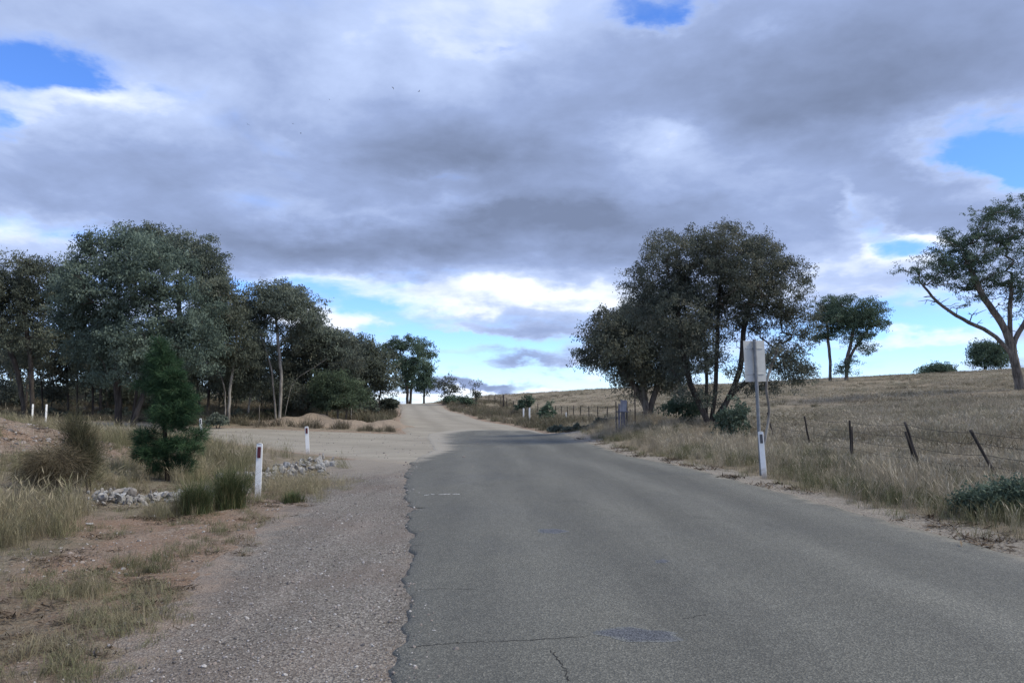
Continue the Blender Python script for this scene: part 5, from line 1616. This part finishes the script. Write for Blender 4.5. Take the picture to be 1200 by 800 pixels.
guide_post('near white guide post with maroon reflector on the gravel shoulder', 306, 13.2, 0.95, 'red_reflector', (0.0, 0.01), 0.1)
guide_post('white guide post with maroon reflector leaning at the side road mouth', 363, 27.0, 1.0, 'red_reflector', (0, -0.07), 0.15, 0.125)
guide_post('leaning white guide post with slotted top right of the young pine', 239, 36.0, 1.02, 'grey_reflector', (0, -0.09), 0.2, 0.11)
guide_post('shorter thin white post standing beyond the dirt bank, further from the pine', 40.5, 40.0, 1.08, None, (0, 0.0), 0.9, 0.085)
guide_post('thin white post beyond the dirt bank, nearer to the young pine', 56.5, 38.5, 1.12, None, (0, 0.0), 0.9, 0.085)
guide_post('white post nearer the crest in the pair on the far verge', 613.5, 66.0, 0.95, None, (0, 0.0), 0.0, 0.13)
guide_post('taller white post nearer the asphalt in the pair on far verge', 620.5, 62.0, 1.12, None, (0, 0.0), 0.0, 0.13)
guide_post('lone short white post beside the round dark shrub', 663.0, 60.0, 0.75, None, (0, 0.02), 0.0, 0.08)
guide_post('stained white guide post leaning in front of the sign pole', 892.5, 16.4, 1.0, 'grey_reflector', (0, -0.055), -0.15, 0.105)

# ---------------------------------------------------------------- road sign seen from behind
D = 17.0
x = (889 - 600) / F * D
z0 = float(H(np.array([x]), np.array([D]))[0])
sg = thing('road_sign', 'bare backed grey rectangular road sign on a steel pole', 'road sign', (x, D, z0))
sg.rotation_euler = (0.01, -0.028, 0)
ztop = at(884, 399, D)[2] - z0
zbot = at(884, 447, D)[2] - z0
V, Q = tube([(0, 0, -0.3), (0, 0, ztop * 0.5), (0, 0, ztop + 0.01)], [0.038] * 3, 12)
me = npmesh('pole', V, [Q], None, True)
link('pole', me, M['galv'], sg, False)
cap = link('pole_cap', slab('pole_cap', 0.07, 0.07, 0.02, 0.006), M['galv'], sg, False)
cap.location = (0, 0, ztop + 0.02)
pn = link('panel', slab('panel', 0.49, 0.004, ztop - zbot, 0.0015), M['sign_back'], sg, False)
pn.location = (0.0, 0.052, (ztop + zbot) / 2)
pn.rotation_euler = (0, 0, 0.12)
for zz_ in (ztop - 0.17, zbot + 0.17):
    rl = link('stiffener_rail', slab('stiffener_rail', 0.40, 0.010, 0.03, 0.002), M['sign_back'], pn, False)
    rl.location = (0, -0.0075, zz_ - (ztop + zbot) / 2)
    cl = link('clamp', slab('clamp', 0.095, 0.05, 0.035, 0.004), M['galv'], sg, False)
    cl.location = (0, 0.025, zz_)


# ---------------------------------------------------------------- fences
def fence_post(root, px, D, hh, lean, r=0.032, square=False, lean_y=0.0):
    x = (px - 600) / F * D
    z = float(H(np.array([x]), np.array([D]))[0])
    rng = np.random.default_rng(int(px * 7))
    top = np.array([x + lean * hh, D + lean_y * hh, z + hh])
    bot = np.array([x - lean * 0.25, D, z - 0.25])
    n_ = 6
    path = [bot + (top - bot) * q / (n_ - 1) + rng.normal(0, 0.005, 3) * (0 < q < n_ - 1) for q in range(n_)]
    path.append(path[-1] + (top - bot) * 0.004)
    rr = [r * rng.uniform(0.9, 1.1) for _ in range(n_)] + [0.002]
    V, Q = tube(path, rr, 6)
    link('post', npmesh('post', V, [Q], None, False), M['old_timber'], root)
    return np.array([x, D, z]), top


def wires(root, tops, bots, fr, r, sag=0.03):
    for f_ in fr:
        pts = []
        A = [b + (t_ - b) * f_ for b, t_ in zip(bots, tops)]
        for p_, q_ in zip(A[:-1], A[1:]):
            for s in np.linspace(0, 1, 7, endpoint=False):
                w_ = p_ + (q_ - p_) * s
                w_[2] -= sag * 4 * s * (1 - s)
                pts.append(w_ + np.array([0, -0.035, 0]))
        pts.append(A[-1] + np.array([0, -0.035, 0]))
        V, Q = tube(pts, [r] * len(pts), 4)
        link('wire', npmesh('wire', V, [Q]), M['wire'], root)


x0 = (1068 - 600) / F * 17
near_f = thing('wire_fence', 'sagging wire fence with tilted dark posts along the paddock', 'fence', (x0, 17, float(H(np.array([x0]), np.array([17.]))[0])))
specs = [(1330, 12.2, 1.0, -0.35), (1164, 15.0, 1.0, -0.50), (1076, 16.8, 1.12, -0.30), (994.5, 20.5, 1.05, -0.02), (947, 25, 1.08, -0.15), (905, 29, 1.0, -0.22)]
tops, bots = [], []
for (px, D, hh, ln) in specs:
    b, t_ = fence_post(near_f, px, D, hh, ln)
    tops.append(t_); bots.append(b)
fence_post(near_f, 1070, 16.9, 0.9, -0.24)
fence_post(near_f, 995.5, 20.7, 0.85, 0.02, 0.02)
for (px, D, hh, ln) in [(868, 33, 0.9, -0.05)]:
    b, t_ = fence_post(near_f, px, D, hh, ln); tops.append(t_); bots.append(b)
wires(near_f, tops, bots, (0.3, 0.52, 0.74, 0.95), 0.0048, 0.05)

x0 = (712 - 600) / F * 58
far_f = thing('wire_fence', 'straight fence of thin upright posts running toward the crest', 'fence', (x0, 58, float(H(np.array([x0]), np.array([58.]))[0])))
tops, bots = [], []
for (px, D, hh) in [(846, 37, 1.15), (826, 39, 1.1), (807, 41, 1.15), (789, 43.5, 1.2), (771, 46.5, 1.2), (753, 49.5, 1.15), (738, 52.5, 1.2), (724, 55.5, 1.15), (711, 58.5, 1.2), (700, 61.5, 1.2), (690, 64.5, 1.2), (680, 67.5, 1.2), (672, 70, 1.25), (665, 72.5, 1.2), (658, 75, 1.2), (651, 77.5, 1.15), (640, 80.5, 1.1), (630, 83.5, 1.15), (620, 86.5, 1.1), (610, 89.5, 1.15), (602, 92.5, 1.1), (594, 95.5, 1.3), (587, 98, 1.2), (580, 100, 1.2), (573, 102, 1.1)]:
    b, t_ = fence_post(far_f, px, D, hh, 0.02 * math.sin(px), 0.040 if D < 90 else 0.05)
    tops.append(t_); bots.append(b)
wires(far_f, tops, bots, (0.35, 0.65, 0.93), 0.006, 0.02)
# heavier strainer and the tall bare stake by the tree guard
D = 37.5
def lone_post(name, label, cat, px, D, hh, r, m_):
    x = (px - 600) / F * D
    z = float(H(np.array([x]), np.array([D]))[0])
    V, Q = tube([(x, D, z - 0.2), (x + 0.01, D, z + hh * 0.5), (x, D, z + hh * 0.99), (x, D, z + hh)], [r, r * 0.95, r, r * 0.3], 6)
    me = npmesh(name, V - np.array([x, D, z]), [Q])
    o = link(name, me, m_)
    o.location = (x, D, z)
    tag(o, label, cat)


lone_post('stake', 'tall thin dark stake beside the grey tree guard', 'stake', 743.5, 37.5, 1.75, 0.032, M['old_timber'])
lone_post('strainer_post', 'thick dark strainer post among the thin fence posts near the crest', 'post', 590, 94.0, 1.75, 0.11, M['old_timber'])
lone_post('stake', 'thin grey stake standing at the edge of the dirt mound', 'stake', 305, 47.5, 1.35, 0.022, M['bark_grey'])

# tree guard of grey palings
D = 36.0
x = (728 - 600) / F * D
z0 = float(H(np.array([x]), np.array([D]))[0])
tg_ = thing('tree_guard', 'box of weathered grey palings standing in the verge grass', 'tree guard', (x, D, z0))
rng = np.random.default_rng(5)
k = 0
for (dx_, dy_, hh, w_) in [(-0.27, -0.10, 1.42, .055), (-0.15, -0.22, 1.30, .075), (-0.03, -0.24, 1.38, .07), (0.10, -0.22, 1.28, .075), (0.20, -0.16, 1.42, .06), (0.27, 0.05, 1.25, .06), (0.12, 0.24, 1.4, .07), (-0.1, 0.25, 1.35, .07), (-0.26, 0.12, 1.38, .06)]:
    pl = link('paling', slab('paling', w_, 0.02, hh + 0.2, 0.004), M['old_timber'] if k in (0, 4) else M['grey_paling'], tg_, False)
    pl.location = (dx_, dy_, hh / 2 - 0.1)
    pl.rotation_euler = (float(rng.normal(0, 0.02)), float(rng.normal(0, 0.025)), float(math.atan2(dx_, -dy_)) * 0.8)
    k += 1
bd = link('board', slab('board', 0.30, 0.02, 0.52, 0.004), M['pale_board'], tg_, False)
bd.location = (0.05, -0.27, 1.22); bd.rotation_euler = (0.03, 0.05, 0.05)
rb = link('rail', slab('rail', 0.56, 0.02, 0.05, 0.004), M['grey_paling'], tg_, False)
rb.location = (0, -0.297, 0.95)

# dead branch on the verge
mb = MB()
c0 = at(1122, 560, 14.2)
zb = float(H(np.array([c0[0]]), np.array([c0[1]]))[0])
bp = lambda a, b, c: (c0[0] + a, c0[1] + b, zb + c)
for path, r0 in (([bp(.12, 0, .0), bp(.0, .05, .12), bp(-.12, 0, .26), bp(-.20, .05, .38)], .016), ([bp(-.08, 0, .2), bp(-.22, -.05, .26), bp(-.34, -.05, .27)], .009), ([bp(-.02, 0, .12), bp(.05, .05, .25), bp(.04, .05, .34)], .008), ([bp(-.15, 0, .3), bp(-.14, -.05, .42), bp(-.18, -.05, .5)], .006)):
    V, Q = tube(path, [r0 * (1 - 0.6 * i / (len(path) - 1)) for i in range(len(path))], 5)
    mb.add(V, Q)
V_ = np.concatenate(mb.V) - np.array([c0[0], c0[1], zb])
o = link('dead_branch', npmesh('dead_branch', V_, [np.concatenate(mb.Q)]), M['bark_dark'])
o.location = (c0[0], c0[1], zb)
tag(o, 'dark dead branch sticking out of the grass beside the tilted post', 'branch')


# ---------------------------------------------------------------- birds
def bird_mesh(flap):
    mb = MB()
    prof = [(-0.11, 0.004), (-0.085, 0.018), (-0.03, 0.034), (0.03, 0.036), (0.075, 0.026), (0.10, 0.022), (0.118, 0.012), (0.14, 0.002)]
    V, Q = tube([(0, y, 0) for y, r in prof], [r for y, r in prof], 8)
    mb.add(V, Q)
    V = np.array([(-0.012, -0.10, 0.004), (0.012, -0.10, 0.004), (0.03, -0.19, 0.0), (-0.03, -0.19, 0.0), (-0.012, -0.10, -0.004), (0.012, -0.10, -0.004), (0.03, -0.19, -0.004), (-0.03, -0.19, -0.004)])
    mb.add(V, [(0, 1, 2, 3), (7, 6, 5, 4), (0, 3, 7, 4), (1, 5, 6, 2), (3, 2, 6, 7)])
    for s in (-1, 1):
        st = []
        for q, (xx, ch, zz_) in enumerate([(0.015, 0.10, 0.0), (0.10, 0.10, 0.035 + flap * 0.4), (0.20, 0.075, 0.03 + flap), (0.30, 0.015, flap * 1.4)]):
            y0 = 0.05 - 0.06 * (q / 3) ** 2
            st += [(s * xx, y0, zz_ + 0.012), (s * xx, y0 + 0.012, zz_), (s * xx, y0 - ch, zz_ - 0.004), (s * xx, y0 - ch * 0.4, zz_ + 0.014)]
        i = (np.arange(3)[:, None] * 4 + np.arange(4)).ravel(); j = (np.arange(3)[:, None] * 4 + (np.arange(4) + 1) % 4).ravel()
        mb.add(np.array(st), np.stack([i, j, j + 4, i + 4], 1))
    return mb.mesh('bird', None, True)


BM = [bird_mesh(0.05), bird_mesh(-0.05), bird_mesh(0.10)]
for i, (px, py, D, lb) in enumerate([
    (290.5, 146, 62, 'dark bird flying lowest above the tallest woodland gum'), (343.5, 145, 80, 'small bird flying just above its nearest companion'), (352.5, 156.5, 78, 'small bird flying just below its nearest companion'),
    (386, 117, 95, 'faint distant bird gliding alone in the middle of the flock'), (460.5, 103, 52, 'dark bird flying highest in the cloudy sky'), (491, 107.5, 58, 'dark bird flying furthest from the woodland')]):
    o = bpy.data.objects.new('bird', BM[i % 3].copy()); C.objects.link(o)
    o.data.materials.append(M['bird'])
    o.location = tuple(at(px, py, D))
    o.rotation_euler = (0.25, [0.5, -0.4, 0.3, 0, 0.9, -0.7][i], [0.6, 2.4, -0.8, 1.2, -0.5, 0.9][i])
    o.scale = (0.52,) * 3
    tag(o, lb, 'bird', 'small birds crossing the clouds')
